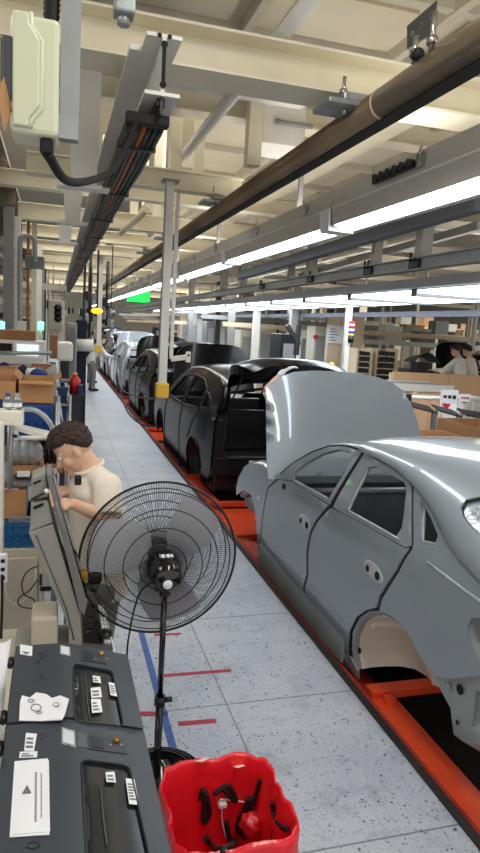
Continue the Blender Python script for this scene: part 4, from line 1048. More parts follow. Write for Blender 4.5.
rows = [ring(.94, .28, .012, 5), ring(.985, .36, .016, 4), ring(1.01, .46, .018, 3), ring(1.03, .54, .016, 2), ring(1.02, .59, .014, 1), ring(.995, .612, .012, 1), ring(.965, .600, .012, 1.5), ring(.93, .56, .014, 2), ring(.91, .51, .014, 2.3), ring(.88, .44, .018, 2.6), ring(.86, .38, .022, 2.9), ring(.83, .31, .026, 3.1), ring(.80, .24, .03, 3.3), ring(.74, .19, .035, 3.4), ring(.6, .17, .05, 3.6), ring(.4, .175, .06, 3.9), ring(.2, .17, .06, 4.2), ring(.02, .17)]
for k_, row in enumerate(rows):   # pleats running down the bag
    for i_, v in enumerate(row):
        a_ = .005*math.sin(i_*1.31+.22*k_)*math.sin(i_*.37+1)+.004*math.sin(i_*.72-.4*k_)
        v.z += a_*.35; d_ = Vector((v.x-cc.x, v.y-cc.y, 0)); v += d_.normalized()*a_ if d_.length > .05 else Vector((0, 0, a_))
bag = MB().grid(rows, True, True); bag.build('bag', M['red_bag'], r)
# things thrown in the bin
def scrap(lab, pts, rad, m, name='rubber_scrap', cat='scrap', grp=None):
    mb = MB(); mb.tube(catmull(pts, 5), rad, 7); return single(name, mb, m, lab, cat, grp)
from mathutils.bvhtree import BVHTree
_bag = BVHTree.FromPolygons([tuple(v) for v in bag.v], [tuple(f) for f in bag.f])
def at_bin(px, py, z, off=.014):
    d = ray(px, py).normalized(); h = _bag.ray_cast(CO, d)[0]
    return (h-d*off) if h is not None else P(px, py, Z=z)
blk = [('twisted black rubber scrap against the far wall of the red bag', [(200, 800, .33), (204, 790, .37), (210, 812, .27), (203, 822, .24), (206, 792, .36)], .008),
       ('hooked black rubber scrap high on the far wall of the red bag', [(214, 795, .34), (226, 786, .38), (232, 790, .36), (236, 802, .32), (222, 788, .37)], .0075),
       ('long black rubber scrap on the right wall of the red bag', [(260, 780, .45), (257, 792, .40), (252, 806, .32), (246, 822, .25)], .0075),
       ('thick black rubber scrap in the middle of the red bag', [(250, 798, .33), (244, 812, .27), (238, 826, .22), (246, 838, .2)], .0105),
       ('black rubber scrap at the right corner of the red bag', [(272, 802, .42), (274, 815, .36), (280, 826, .33), (288, 829, .33)], .007),
       ('black rubber scrap at the near end of the red bag', [(206, 838, .22), (212, 846, .2), (222, 850, .19), (236, 842, .2)], .010),
       ('short black rubber scrap under the white connector in the red bag', [(226, 822, .23), (229, 836, .21), (234, 846, .19)], .009)]
for lab, pts, rad in blk: scrap(lab, [at_bin(*p) for p in pts], rad, M['rubber'])
r2 = thing('connector_lead', 'white connector with a thin white lead lying in the red bag', 'connector', at_bin(222, 806, .31))
q = at_bin(222, 807, .31); MB().rbox(q.x, q.y, q.z+.01, .03, .024, .02, .006).build('plug', M['paper'], r2)
MB().tube(catmull([q, at_bin(220, 800, .34), at_bin(230, 800, .33), at_bin(244, 802, .32)], 5), .0028, 6).build('lead', M['wirew'], r2)
MB().tube(catmull([q, at_bin(222, 820, .27), at_bin(226, 838, .22)], 5), .0028, 6).build('lead', M['wirew'], r2)
q = at_bin(251, 824, .27, .045); _c = MB().ball((0, 0, 0), .042, 24, 16)
for v in _c.v:
    d_ = v.normalized(); v *= .85+.12*math.sin(d_.x*7+2)*math.sin(d_.y*6+1)+.06*math.sin(d_.z*9+d_.x*5); v += q
single('crumpled_film', _c, mat('red_film', (210, 40, 44), .25, coat=.4, bump=.5, bscale=18), 'crumpled ball of red film in the red bag', 'film')
for px, py, w_, rot, lab in ((201, 761, .04, .5, 'left white paper tag lying on the far rim of the red bag'), (238, 767, .038, .2, 'right white paper tag hanging on the far rim of the red bag')):
    q = at_bin(px, py, .615, .006); R = Matrix.Rotation(rot, 4, 'Z') @ Matrix.Rotation(-.5, 4, 'X')
    single('paper_tag', MB().obox(q+Vector((0, 0, .004)), (w_*.75, w_*1.25, .002), R), mat('pink_paper', (246, 214, 206), .7), lab, 'tag')
# ------------------------------------------------------------------ bench and the two dark printers
DZ = .70
bt = thing('workbench', 'pale workbench carrying the dark printers and the tilted terminal', 'workbench', (-.1, 1.6, 0))
MB().rbox(-.09, 1.69, DZ-.02, .62, 1.98, .04, .006).build('bench_top', M['beige'], bt)
for x in (-.36, .16):
    for y in (.78, 2.6): MB().box(x-.02, x+.02, y-.02, y+.02, 0, DZ-.04).build('leg', M['grey_steel'], bt)
PZ = 1.0
XL, XC, XR, SL = -.105, .045, .245, .30     # left edge, crease, right edge, slope of the lid
def lid_z(x): return PZ if x < XC else PZ-SL*(x-XC)
def LP(px, py):   # point on the lid of a printer
    p = P(px, py, Z=PZ)
    if p.x <= XC: return p
    d = ray(px, py); a, b = .3, 4
    for _ in range(40):
        t = (a+b)/2; q = CO+d*t
        if q.z > lid_z(q.x): a = t
        else: b = t
    return q
def decal(pts, m, par, name, h=.0015, lift=.0005):
    q = [LP(*p) for p in pts]; return MB().prism([p+Vector((0, 0, lift)) for p in q], (0, 0, h)).build(name, m, par)
def quadpx(x0, y0, x1, y1, sk=0.0): return [(x0, y1), (x1, y1+sk), (x1-.04*(y1-y0), y0+sk), (x0+.0, y0)]
def printer(y0, y1, lab, wx):
    q = thing('label_printer', lab, 'printer', ((XL+XR)/2, (y0+y1)/2, DZ))
    prof = [(XL, DZ+.012), (XR-.01, DZ+.012), (XR, DZ+.05), (XR, lid_z(XR)-.012), (XR-.012, lid_z(XR)-.0005), (XC, PZ), (XL+.014, PZ), (XL, PZ-.014)]
    # window opening cut out of the sloping lid: lid built as a filled sheet in (x, y)
    win = [(p.x, p.y) for p in (LP(*w_) for w_ in wx)]
    win = smooth_corners(win, .02)
    MB().prism([(x, y0, z-(.012 if z > .9 else 0)) for x, z in prof], (0, y1-y0, 0)).build('case', M['slate'], q, bevel=.004)
    mb = lifted(lambda x, y: Vector((x, y, lid_z(x)+.0015)), [(XL+.006, y0+.003), (XR-.004, y0+.003), (XR-.004, y1-.003), (XL+.006, y1-.003)], [win], .03, .012, True); l = mb.build('lid', M['slate'], q)
    wm = lifted(lambda x, y: Vector((x, y, lid_z(x)-.004)), win, (), .03, .003, True); wo = wm.build('window', M['smoke_glass'], q)
    MB().tube([Vector((x, y, lid_z(x)+.002)) for x, y in win], .0028, 6, True).build('window_bezel', M['slate_dark'], q)
    for k in range(2): MB().cyl((XL-.006, y0+.06+k*(y1-y0-.12)-.02, PZ-.02), (XL-.006, y0+.06+k*(y1-y0-.12)+.02, PZ-.02), .009, 10).build('hinge', M['black'], q)
    for x in (XL+.03, XR-.03):
        for y in (y0+.03, y1-.03): MB().cyl((x, y, DZ), (x, y, DZ+.014), .014, 10).build('foot', M['rubber'], q)
    return q, wo
def smooth_corners(poly, rad):
    out = []; n = len(poly)
    for i in range(n):
        p = Vector(poly[i]); a = Vector(poly[i-1]); b = Vector(poly[(i+1) % n])
        u = p+(a-p).normalized()*rad; v = p+(b-p).normalized()*rad
        for t in (0, .25, .5, .75, 1): out.append(tuple(u.lerp(p, t).lerp(p.lerp(v, t), t)))
    return out
yA1 = P(19, 646, Z=PZ).y; yA0 = P(12, 724, Z=PZ).y
pa, wa = printer(yA0+.003, yA1, 'far dark slate label printer with a scribbled white sheet on its lid', [(73, 664), (112, 671), (124, 727), (75, 722)])
pb, wb = printer(yA0-.46, yA0-.003, 'near dark slate label printer carrying the large printed warning sheet', [(81, 760), (129, 766), (152, 868), (87, 868)])
def controls(par, strip, disp, knob, lcd, sub=None):
    c_ = decal(strip, M['slate_dark'], par, 'control_panel', .003)
    decal(disp, M['black'], c_, 'display', .0045)
    k = LP(*knob); MB().cyl(k+Vector((0, 0, .001)), k+Vector((0, 0, .012)), .0065, 14).build('knob', mat('brass', (214, 170, 84), .25, metal=.9), c_)
    for dx in (-6, 5):
        k2 = LP(knob[0]+dx, knob[1]+4); MB().cyl(k2, k2+Vector((0, 0, .006)), .0028, 8).build('button', M['grey_steel'], c_)
    l = decal(lcd, M['grey_steel'], par, 'screen', .003)
    x0, y0_ = lcd[3]; x1, y1_ = lcd[1]; m_ = .12
    inn = [tuple(Vector(lcd[i]).lerp(Vector(((x0+x1)/2, (y0_+y1_)/2)), .22)) for i in range(4)]
    decal(inn, mat('pale_lcd', (206, 216, 222), .2), l, 'glass', .0042)
controls(pa, [(81, 661), (107, 665), (105.5, 653.5), (81, 650)], [(84, 659), (93, 660.5), (92, 653.5), (84, 652.5)], (101.5, 656), [(60, 655), (70.5, 657.5), (70, 648), (60, 645.8)])
controls(pb, [(88, 750), (127.5, 755), (124, 741), (88, 735.5)], [(92, 748.5), (104, 750), (103, 740), (92, 738.5)], (116.5, 742.5), [(61.5, 745), (76, 749), (75, 732), (61.5, 728)])
decal([(78, 747.5), (87.5, 749), (86.5, 735), (77.5, 732.5)], M['taskdark'], pb, 'vent_grille', .002)
def label(par, pts, txt=2, name='label', m='paper', seed=0):
    o = decal(pts, M[m], par, name, .0012, .0022)
    a, b, c_, d = [LP(*p) for p in pts]; mb = MB(); rr = random.Random(seed+len(pts)+int(pts[0][0]*10))
    for k in range(txt):
        v0 = .15+.7*k/max(1, txt); v1 = v0+.35/max(1, txt); u0 = .12; u1 = .5+.35*rr.random()
        def q(u, v): return a.lerp(b, u).lerp(d.lerp(c_, u), v)+Vector((0, 0, .0036))
        mb.prism([q(u0, v0), q(u1, v0), q(u1, v1), q(u0, v1)], (0, 0, .0004))
    if txt: mb.build('print', M['ink'], o)
    return o
# stickers in and around the windows
label(pa, [(93, 683), (101, 684), (100, 677.5), (92.5, 676.5)], 2); label(pa, [(110.5, 696), (117.5, 697.5), (115.5, 684.5), (108.5, 683)], 4); label(pa, [(92, 714), (102.5, 713), (100.5, 700), (91, 700)], 3); label(pa, [(91.5, 699), (102, 698), (100.5, 688), (90.5, 689)], 2)
label(pb, [(106.5, 783), (116, 783.5), (114.5, 773), (105.5, 773.5)], 2); label(pb, [(129, 805), (139, 806), (134.5, 780.5), (125.5, 779.5)], 6)
label(pa, [(20, 655), (32, 657), (32.5, 647), (20, 645.5)], 0); label(pb, [(24, 752), (34, 752), (37, 735), (26, 734)], 3); label(pb, [(19, 759), (37, 758.5), (37.5, 752.5), (20, 753)], 2)
MB().prism([LP(*p)+Vector((0, 0, .0038)) for p in ((22, 652.5), (30, 653.5), (26, 655.8))], (0, 0, .0004)).build('emblem', M['ink'], [o for o in pa.children if o.name.startswith('label')][-1])
# handwriting on the lids
for par, pts in ((pa, [(38, 656), (42, 654.5), (45, 656), (43, 659), (40, 659)]), (pa, [(36, 662), (38, 661), (40, 663), (37, 664.5)]), (pa, [(38, 678), (42, 676), (44, 679), (40, 681)]), (pb, [(28, 845), (34, 843), (40, 846), (33, 850), (26, 848)]), (pb, [(38, 737), (44, 734), (46, 738), (40, 741)])):
    MB().tube([LP(*p)+Vector((0, 0, .003)) for p in [tuple(v)[:2] for v in catmull([(a, b, 0) for a, b in pts], 5)]], .0007, 4).build('pen_mark', M['black'], par)
# inside the windows: media spindle and printed ribbon shapes
for par, pts in ((pa, [(85, 672), (87, 700), (90, 718)]), (pb, [(100, 785), (103, 815), (107, 845)])):
    MB().tube([LP(*p)+Vector((0, 0, -.0012)) for p in pts], .002, 6).build('window_streak', M['taskdark'], par)
# scribbled sheet and the warning sheet
sh_px = [(19, 722.5), (40, 724), (62, 724), (65, 716), (69, 702), (60, 699.5), (52, 700), (46, 697), (36, 696.5), (30, 699.5), (22, 698.5), (20, 706)]
r = thing('scribbled_sheet', 'crumpled white sheet with pen scribbles lying on the far printer', 'paper', LP(44, 711))
MB().prism([LP(*p)+Vector((0, 0, .004+.003*(i % 3))) for i, p in enumerate(sh_px)], (0, 0, .002)).build('sheet', M['paper'], r)
for cx_, cy_, rx, ry in ((36, 712, 5, 3.5), (31, 705, 3, 1.5), (39, 717, 3, 1), (56, 709, 3, 2)):
    MB().tube([LP(cx_+rx*math.cos(t), cy_+ry*math.sin(t))+Vector((0, 0, .0125)) for t in np.linspace(0, 2*PI, 20)[:-1]], .0009, 4, True).build('scribble', M['darkink'], r)
r = thing('warning_sheet', 'white printed sheet with a grey triangle lying on the near printer', 'paper', LP(30, 800))
A, B, C_, D = LP(9.5, 839), LP(49.5, 836.5), LP(48, 760), LP(14.5, 763)
MB().prism([p+Vector((0, 0, .003)) for p in (A, B, C_, D)], (0, 0, .0015)).build('sheet', M['paper'], r)
MB().prism([p+Vector((.004, -.003, .0047)) for p in (A.lerp(C_, .03), B.lerp(D, .04), C_.lerp(A, .03), D.lerp(B, .05))], (0, 0, .0012)).build('sheet', M['paper'], r)
def W(u, v): return A.lerp(B, u).lerp(D.lerp(C_, u), v)+Vector((.004, -.003, .0062))
mb = MB(); t3 = [W(.22, .52), W(.46, .52), W(.34, .63)]
MB().prism(t3, (0, 0, .0004)).build('triangle', M['ink'], r)
MB().tube([p+Vector((0, 0, .0006)) for p in t3], .0007, 4, True).build('triangle_edge', M['darkink'], r)
rr = random.Random(3)
for col_, (u0, u1, n_) in enumerate(((.56, .62, 34), (.72, .76, 30))):
    mb = MB(); v = .16 if col_ == 0 else .2
    for k in range(n_):
        dv = .009+.008*rr.random(); mb.prism([W(u0, v), W(u1, v), W(u1, v+dv*.8), W(u0, v+dv*.8)], (0, 0, .0003)); v += dv+.006
        if v > .86: break
    mb.build('printed_line', M['ink'], r)
# ------------------------------------------------------------------ tilted terminal with keyboard
KY = 2.40
def xz(px, py, Y=KY): p = P(px, py, Y=Y); return p
r = thing('terminal', 'tilted grey industrial terminal seen from its edge behind the printers', 'computer', (.02, 2.5, DZ))
def slab(pts, y0, y1, m, name, par=r, bev=.004): return MB().prism([Vector((xz(*p).x, y0, xz(*p).z)) for p in pts], (0, y1-y0, 0)).build(name, M[m], par, bevel=bev)
body = slab([(28.5, 533), (53, 524), (80, 613), (82, 640), (82, 648), (68.5, 648), (69, 627), (61, 608)], KY, KY+.16, 'taskgrey', 'rear_case')
slab([(31, 504), (30, 532), (53, 523), (48, 501)], KY+.005, KY+.15, 'taskgrey', 'upper_case')
slab([(31, 480), (45, 474), (49, 498), (31, 502)], KY+.02, KY+.15, 'taskgrey', 'head_case')
slab([(46.5, 474), (51, 474), (87, 602), (84, 614), (79, 607)], KY-.015, KY+.17, 'mid_steel', 'screen_frame', bev=.002)
slab([(51.5, 478), (53, 478), (87.5, 598), (86, 600)], KY+.01, KY+.155, 'gloss_black', 'screen', bev=0)
slab([(55, 500), (56.5, 500), (66, 535), (64.5, 535)], KY-.02, KY+.02, 'chrome', 'bezel_strip', bev=0)
slab([(33, 484), (41, 480.5), (41, 482.2), (33, 485.7)], KY+.012, KY+.03, 'hole', 'vent_slot', body, 0)
slab([(33.5, 507), (43.5, 503), (43.5, 505.5), (33.5, 509.5)], KY-.004, KY+.02, 'hole', 'vent_slot', body, 0)
MB().cyl(xz(31, 500, KY-.012), xz(47, 491.5, KY-.012), .005, 8).build('lock_bar', M['dark_steel'], body); MB().ball(xz(46.5, 491, KY-.014), .009, 10, 8).build('lock_knob', M['paper'], body)
mb = MB(); mb.tube([xz(36, 535, KY-.001), xz(66, 608, KY-.001), xz(74, 640, KY-.001)], .003, 6); mb.build('case_seam', M['taskdark'], body)
MB().rbox(.0, KY+.08, DZ+.02, .26, .26, .04, .01).build('foot', M['taskgrey'], r)
MB().rbox(-.02, KY+.10, DZ+.10, .10, .16, .12, .012).build('rear_housing', M['beige'], r)
# keyboard in its white tray
KZ = DZ+.055
c4 = [P(82, 645, Z=KZ), P(113, 648, Z=KZ), P(104, 606, Z=KZ), P(80, 601, Z=KZ)]
def KP(u, v, dz=0): return c4[0].lerp(c4[1], u).lerp(c4[3].lerp(c4[2], u), v)+Vector((0, 0, dz))
r = thing('keyboard', 'grey keyboard with dark keys in front of the tilted terminal', 'keyboard', KP(.5, .5)-Vector((0, 0, .02)))
MB().prism([KP(0, 0, -.02), KP(1, 0, -.02), KP(1, 1, -.02), KP(0, 1, -.02)], (0, 0, .02)).build('case', M['taskdark'], r, bevel=.003)
for i in range(5):
    for j in range(13):
        u0 = .07+i*.125; v0 = .05+j*.07
        if (i*13+j) % 17 == 16: continue
        MB().prism([KP(u0, v0, .0), KP(u0+.105, v0, .0), KP(u0+.105, v0+.058, .0), KP(u0, v0+.058, .0)], (0, 0, .008)).build('key', M['black'], r)
for i in range(2):
    for j in range(9):
        u0 = .74+i*.115; v0 = .08+j*.10; MB().prism([KP(u0, v0, 0), KP(u0+.095, v0, 0), KP(u0+.095, v0+.08, 0), KP(u0, v0+.08, 0)], (0, 0, .008)).build('key', M['paper'], r)
single('keyboard_tray', MB().prism([KP(-.06, -.06, -.032), KP(1.1, -.06, -.032), KP(1.08, 1.06, -.032), KP(-.06, 1.04, -.032)], (0, 0, .010)), M['paper'], 'white tray under the keyboard of the terminal', 'tray')
for (u, v, z0) in ((.0, .0, 0),):
    single('tray_stand', MB().box(c4[0].x+.02, c4[1].x-.02, KP(.5, .2).y, KP(.5, .8).y, DZ, KZ-.033), M['grey_steel'], 'low grey stand under the white keyboard tray', 'stand')
q = KP(.82, .18, .012); r = thing('computer_mouse', 'black computer mouse resting on the corner of the keyboard', 'mouse', q)
MB().ball(q+Vector((0, 0, .012)), .03, 16, 10, (.8, 1.15, .5)).build('shell', M['black'], r); MB().rbox(q.x, q.y+.012, q.z+.026, .006, .014, .006, .002).build('wheel', M['grey_steel'], r)
q = P(87, 577, Y=2.62)
r = thing('barcode_scanner', 'yellow and black handheld scanner hanging on the terminal edge', 'scanner', q-Vector((0, 0, .05)))
MB().rbox(q.x, q.y, q.z+.012, .05, .07, .03, .008).build('head', M['yellow'], r); MB().rbox(q.x+.03, q.y, q.z+.005, .06, .075, .05, .012).build('body', M['black'], r)
MB().rbox(q.x+.035, q.y+.01, q.z-.035, .035, .04, .07, .01, Matrix.Rotation(.3, 4, 'Y')).build('grip', M['black'], r); MB().rbox(q.x, q.y-.03, q.z-.03, .09, .03, .02, .006).build('holder', M['taskdark'], r)
# ------------------------------------------------------------------ floor tape, each strip a thing
def tape(px0, px1, wpx, lab, m):
    a, b = P(*px0, Z=0), P(*px1, Z=0); d = (b-a).normalized(); n = Vector((-d.y, d.x, 0))*wpx/2
    single('floor_tape', MB().prism([a-n+Vector((0, 0, .0005)), b-n+Vector((0, 0, .0005)), b+n+Vector((0, 0, .0005)), a+n+Vector((0, 0, .0005))], (0, 0, .0015)), M[m], lab, 'tape')
tape((141, 632), (179, 770), .038, 'long worn blue tape strip on the floor behind the fan pole', 'tape_blue')
tape((161, 676), (231, 670.5), .030, 'dark red tape strip on the floor, middle of three right of the fan pole', 'tape_red')
tape((178, 724), (216, 721), .036, 'dark red tape strip on the floor nearest the red bin', 'tape_red')
tape((139, 714), (168, 714), .040, 'dark red tape strip on the floor left of the blue tape, near the printers', 'tape_red')
tape((154, 635), (181, 634), .026, 'dark red tape strip on the floor just under the fan guard', 'tape_red')
# ================================================================== left side: racks, boxes, benches
def rect(x0, y0, x1, y1, Y, d, bev=.004, z0=None):
    c0 = P(x0, (y0+y1)/2, Y=Y); c1 = P(x1, (y0+y1)/2, Y=Y); zt = P((x0+x1)/2, y0, Y=Y).z; zb = P((x0+x1)/2, y1, Y=Y).z if z0 is None else z0
    return c0.x, c1.x, Y, Y+d, zb, zt
def bx(name, label, cat, px, Y, d, m, group=None, bev=.006, z0=None):
    return single(name, MB().box(*rect(*px, Y, d, z0=z0), bev), M[m] if isinstance(m, str) else m, label, cat, group)
def open_box(name, label, cat, X0, X1, Y0, Y1, Z0, Z1, m, mi=None, t=.006, flaps=0, group=None):
    q = thing(name, label, cat, ((X0+X1)/2, (Y0+Y1)/2, Z0), group)
    mb = MB().box(X0, X1, Y0, Y1, Z0, Z0+t).box(X0, X0+t, Y0, Y1, Z0+t, Z1).box(X1-t, X1, Y0, Y1, Z0+t, Z1).box(X0+t, X1-t, Y0, Y0+t, Z0+t, Z1).box(X0+t, X1-t, Y1-t, Y1, Z0+t, Z1)
    mb.build('box_body', M[m], q)
    if flaps:
        w = (X1-X0)*.3
        MB().hexa([(X1-t, Y0, Z1-t), (X1+w*.7, Y0, Z1+w*.45), (X1+w*.7, Y1, Z1+w*.45), (X1-t, Y1, Z1-t), (X1-t, Y0, Z1), (X1+w*.7, Y0, Z1+w*.45+t), (X1+w*.7, Y1, Z1+w*.45+t), (X1-t, Y1, Z1)]).build('flap', M[m], q)
        MB().hexa([(X0-w*.5, Y0, Z1+w*.6), (X0+t, Y0, Z1-t), (X0+t, Y1, Z1-t), (X0-w*.5, Y1, Z1+w*.6), (X0-w*.5, Y0, Z1+w*.6+t), (X0+t, Y0, Z1), (X0+t, Y1, Z1), (X0-w*.5, Y1, Z1+w*.6+t)]).build('flap', M[m], q)
        if flaps > 1: MB().hexa([(X0, Y0-w*.8, Z1-w*.3), (X1, Y0-w*.8, Z1-w*.3), (X1, Y0+t, Z1-t), (X0, Y0+t, Z1-t), (X0, Y0-w*.8, Z1-w*.3+t), (X1, Y0-w*.8, Z1-w*.3+t), (X1, Y0+t, Z1), (X0, Y0+t, Z1)]).build('flap', M[m], q)
    return q
def crate(label, X0, X1, Y0, Y1, Z0, Z1, m='teal_bin', group=None, name='plastic_crate'):
    q = open_box(name, label, 'crate', X0, X1, Y0, Y1, Z0, Z1, m, t=.008, group=group)
    mb = MB().box(X0-.012, X1+.012, Y0-.012, Y0, Z1-.022, Z1).box(X0-.012, X1+.012, Y1, Y1+.012, Z1-.022, Z1).box(X0-.012, X0, Y0, Y1, Z1-.022, Z1).box(X1, X1+.012, Y0, Y1, Z1-.022, Z1); mb.build('rim', M[m], q)
    mb = MB(); n = 4
    for k in range(n+1):
        x = X0+(X1-X0)*k/n; mb.box(x-.006, x+.006, Y0-.008, Y0, Z0, Z1-.022)
    mb.box(X0, X1, Y0-.008, Y0, Z0+(Z1-Z0)*.42, Z0+(Z1-Z0)*.48); mb.build('rib', M[m], q)
    return q
# beige cabinet under the rack
cz = P(20, 549, Y=3.0).z; cx1 = -.03; cx0 = -.62
q = thing('cabinet', 'beige steel cabinet with black latches left of the tilted terminal', 'cabinet', ((cx0+cx1)/2, 3.25, 0))
MB().rbox((cx0+cx1)/2, 3.25, cz/2, cx1-cx0, .5, cz, .006).build('body', M['beige'], q)
sx = P(38, 600, Y=3.0).x
for a, b in ((cx0+.01, sx-.004), (sx+.004, cx1-.006)):
    d_ = MB().rbox((a+b)/2, 2.994, cz/2+.02, b-a, .016, cz-.12, .004).build('door', M['beige'], q)
    if b > sx:
        for py in (580, 626): p = P(36.5, py, Y=2.98); MB().rbox(sx+.012, 2.982, p.z, .012, .012, .055, .003).build('latch', M['black'], d_)
        p = P(46, 589, Y=2.98); MB().rbox(p.x-.002, 2.984, p.z, .05, .006, .022, .002).build('vent_slot', M['hole'], d_)
tb = lambda name, lab, px, Y, rad, m, cat='cable': single(name, MB().tube(catmull([P(*p, Y=Y) for p in px], 6), rad, 6), M[m], lab, cat)
tb('power_cable', 'black cable looping across the front of the beige cabinet', [(38, 566), (28, 571), (22, 582), (24, 594), (34, 600), (33, 608), (20, 606), (19, 598), (30, 590), (37, 580)], 2.955, .003, 'rubber')
tb('power_cable', 'white cable drooping across the front of the beige cabinet', [(2, 556), (4, 580), (8, 598), (16, 604), (26, 598), (33, 590), (36, 570)], 2.965, .0026, 'wirew')
tb('power_cable', 'thick black cable hanging at the left frame edge', [(2, 575), (2, 600), (1, 640), (1, 670)], 2.6, .006, 'rubber')
q = thing('power_strip', 'white power strip hanging on the upright at the left frame edge', 'power strip', P(2, 575, Y=2.62))
p = P(2, 568, Y=2.62); MB().rbox(p.x, 2.62, p.z, .045, .03, .12, .006).build('case', M['paper'], q)
for k in (-.035, 0, .035): MB().rbox(p.x+.004, 2.603, p.z+k, .016, .004, .016, .002).build('socket', M['hole'], q)
q = thing('steel_upright', 'pale steel upright at the left frame edge', 'upright', (P(-1, 480, Y=2.66).x, 2.67, 0))
xx = P(0, 480, Y=2.66).x; MB().rbox(xx-.03, 2.78, .78, .07, .08, 1.56, .006).build('post', M['white_steel'], q); MB().rbox(xx-.03, 2.78, .01, .14, .16, .02, .004).build('base_plate', M['white_steel'], q)
# white plastic sheet beside the bench
mb = MB(); rows = []
for t in np.linspace(0, 1, 9):
    rows.append([P(-12+ (22-6*t)*u+2*math.sin(9*u+3*t), 640+95*t, Y=2.15-.45*t)+Vector((0, .02*math.sin(7*u), 0)) for u in np.linspace(0, 1, 9)])
mb.grid(rows).grid([[p+Vector((0, .004, -.003)) for p in rr] for rr in rows][::-1]); single('plastic_sheet', mb, M['paper'], 'white plastic sheet hanging at the left edge beside the printers', 'sheet')
# rack made of grey tubes
RY = 3.02
q = thing('tube_rack', 'grey tube rack with tilted shelves behind the tilted terminal', 'rack', (-.15, 3.5, 0))
ux0 = P(9.5, 470, Y=RY).x; ux1 = P(57, 470, Y=RY+.5).x
zS1 = P(30, 482, Y=RY+.1).z; zS2 = P(30, 440, Y=RY+.1).z; zS3 = P(30, 402, Y=3.6).z
for x, y in ((ux0, RY+.52), (ux1, RY+.62), (ux0, 3.93), (ux1, 3.93)): MB().cyl((x, y, 0), (x, y, zS3), .014, 12).build('upright', M['galv'], q)
MB().cyl((ux0, RY+.02, P(14, 488, Y=3.05).z), (ux0, RY+.02, P(9, 425, Y=RY).z), .014, 12).build('upright', M['galv'], q)
for z in (zS1,): MB().hexa([(ux0, RY+.06, z-.012), (ux1, RY+.06, z-.012), (ux1, 3.95, z+.08), (ux0, 3.95, z+.08), (ux0, RY+.06, z), (ux1, RY+.06, z), (ux1, 3.95, z+.092), (ux0, 3.95, z+.092)]).build('shelf', M['mid_steel'], q)
MB().cyl(P(17, 438, Y=RY+.02), P(49, 438, Y=RY+.02), .011, 12).build('cross_tube', M['white_steel'], q)
MB().cyl(P(3, 432, Y=RY+.02), P(18, 437, Y=RY+.02), .008, 12).build('cross_tube', M['dark_steel'], q)
MB().tube(catmull([P(12, 412, Y=3.3), P(22, 409.5, Y=3.3), P(34, 410, Y=3.3), P(44, 416, Y=3.3), P(51, 425, Y=3.3), P(55, 436, Y=3.3)], 6), .013, 10).build('bent_tube', M['galv'], q)
a, b, c_, d = P(12, 425, Y=3.05), P(20, 424, Y=3.4), P(50, 431, Y=3.4), P(48, 436, Y=3.05)
MB().prism([a, d, c_, b], (0, 0, -.02)).build('guide_board', M['white_steel'], q)
# things on the rack and cabinet
x0, x1, y0_, y1_, z0, z1 = rect(2, 519, 34, 549, 3.02, .34); z0 = cz
z1 = P(18, 521, Y=3.02).z
crate('blue plastic crate on the beige cabinet', x0, x1, y0_, y1_, z0+.002, z1)
z2 = P(14, 490, Y=3.05).z
open_box('cardboard_box', 'small open cardboard box on top of the blue crate', 'box', P(2, 505, Y=3.05).x, P(26, 505, Y=3.05).x, 3.05, 3.3, z1+.002, z2, 'card')
bx('paper_sheet', 'white paper standing in the small cardboard box', 'paper', (3, 488, 19, 497), 3.09, .012, 'paper', z0=z1+.02)
bx('film_bag', 'clear film bag lying on the front of the blue crate', 'bag', (8, 517, 33, 523), 3.00, .02, 'clear', z0=z1-.004)
zsh = lambda y: zS1+.092*(y-RY-.06)/(3.95-RY-.06)
def tray(lab, pxa, pxb, Y, h, m='card'):
    return open_box('cardboard_tray', lab, 'tray', P(pxa, 470, Y=Y).x, P(pxb, 470, Y=Y).x, Y, Y+.3, zsh(Y+.3)+.002, zsh(Y)+h, m)
tray('left cardboard tray on the rack holding clear bags', 10, 41, 3.12, .075)
tray('right cardboard tray on the rack holding black rods', 42, 63, 3.14, .07)
for k, px in enumerate((16, 25, 34)):
    p = P(px, 456, Y=3.24); single('clear_bag', MB().ball((p.x, 3.27, zsh(3.3)+.085), .05, 14, 10, (.9, .9, 1.35)), mat('cloudy_bag', (166, 172, 176), .25, bump=.6, bscale=30, coat=.3),
                                   ['leftmost cloudy bag in the left cardboard tray', 'middle cloudy bag in the left cardboard tray', 'rightmost cloudy bag in the left cardboard tray'][k], 'bag', 'cloudy bags in the left tray')
for k in range(7):
    p = P(45+2.4*k, 470, Y=3.25); mb = MB().cyl((p.x, 3.3+.02*(k % 2), zsh(3.44)+.012), (p.x-.02, 3.36, zsh(3.3)+.14+.012*(k % 3)), .007, 8)
    single('black_rod', mb, M['black'], 'black rod standing in the right cardboard tray', 'rod', 'black rods in the right tray')
bx('paper_slip', 'white paper slip hanging on the right cardboard tray', 'paper', (44, 468, 57, 474), 3.125, .003, 'paper')
bx('paper_slip', 'white paper slip on the shelf edge left of the tilted terminal', 'paper', (17, 471, 30, 477), 3.1, .003, 'paper')
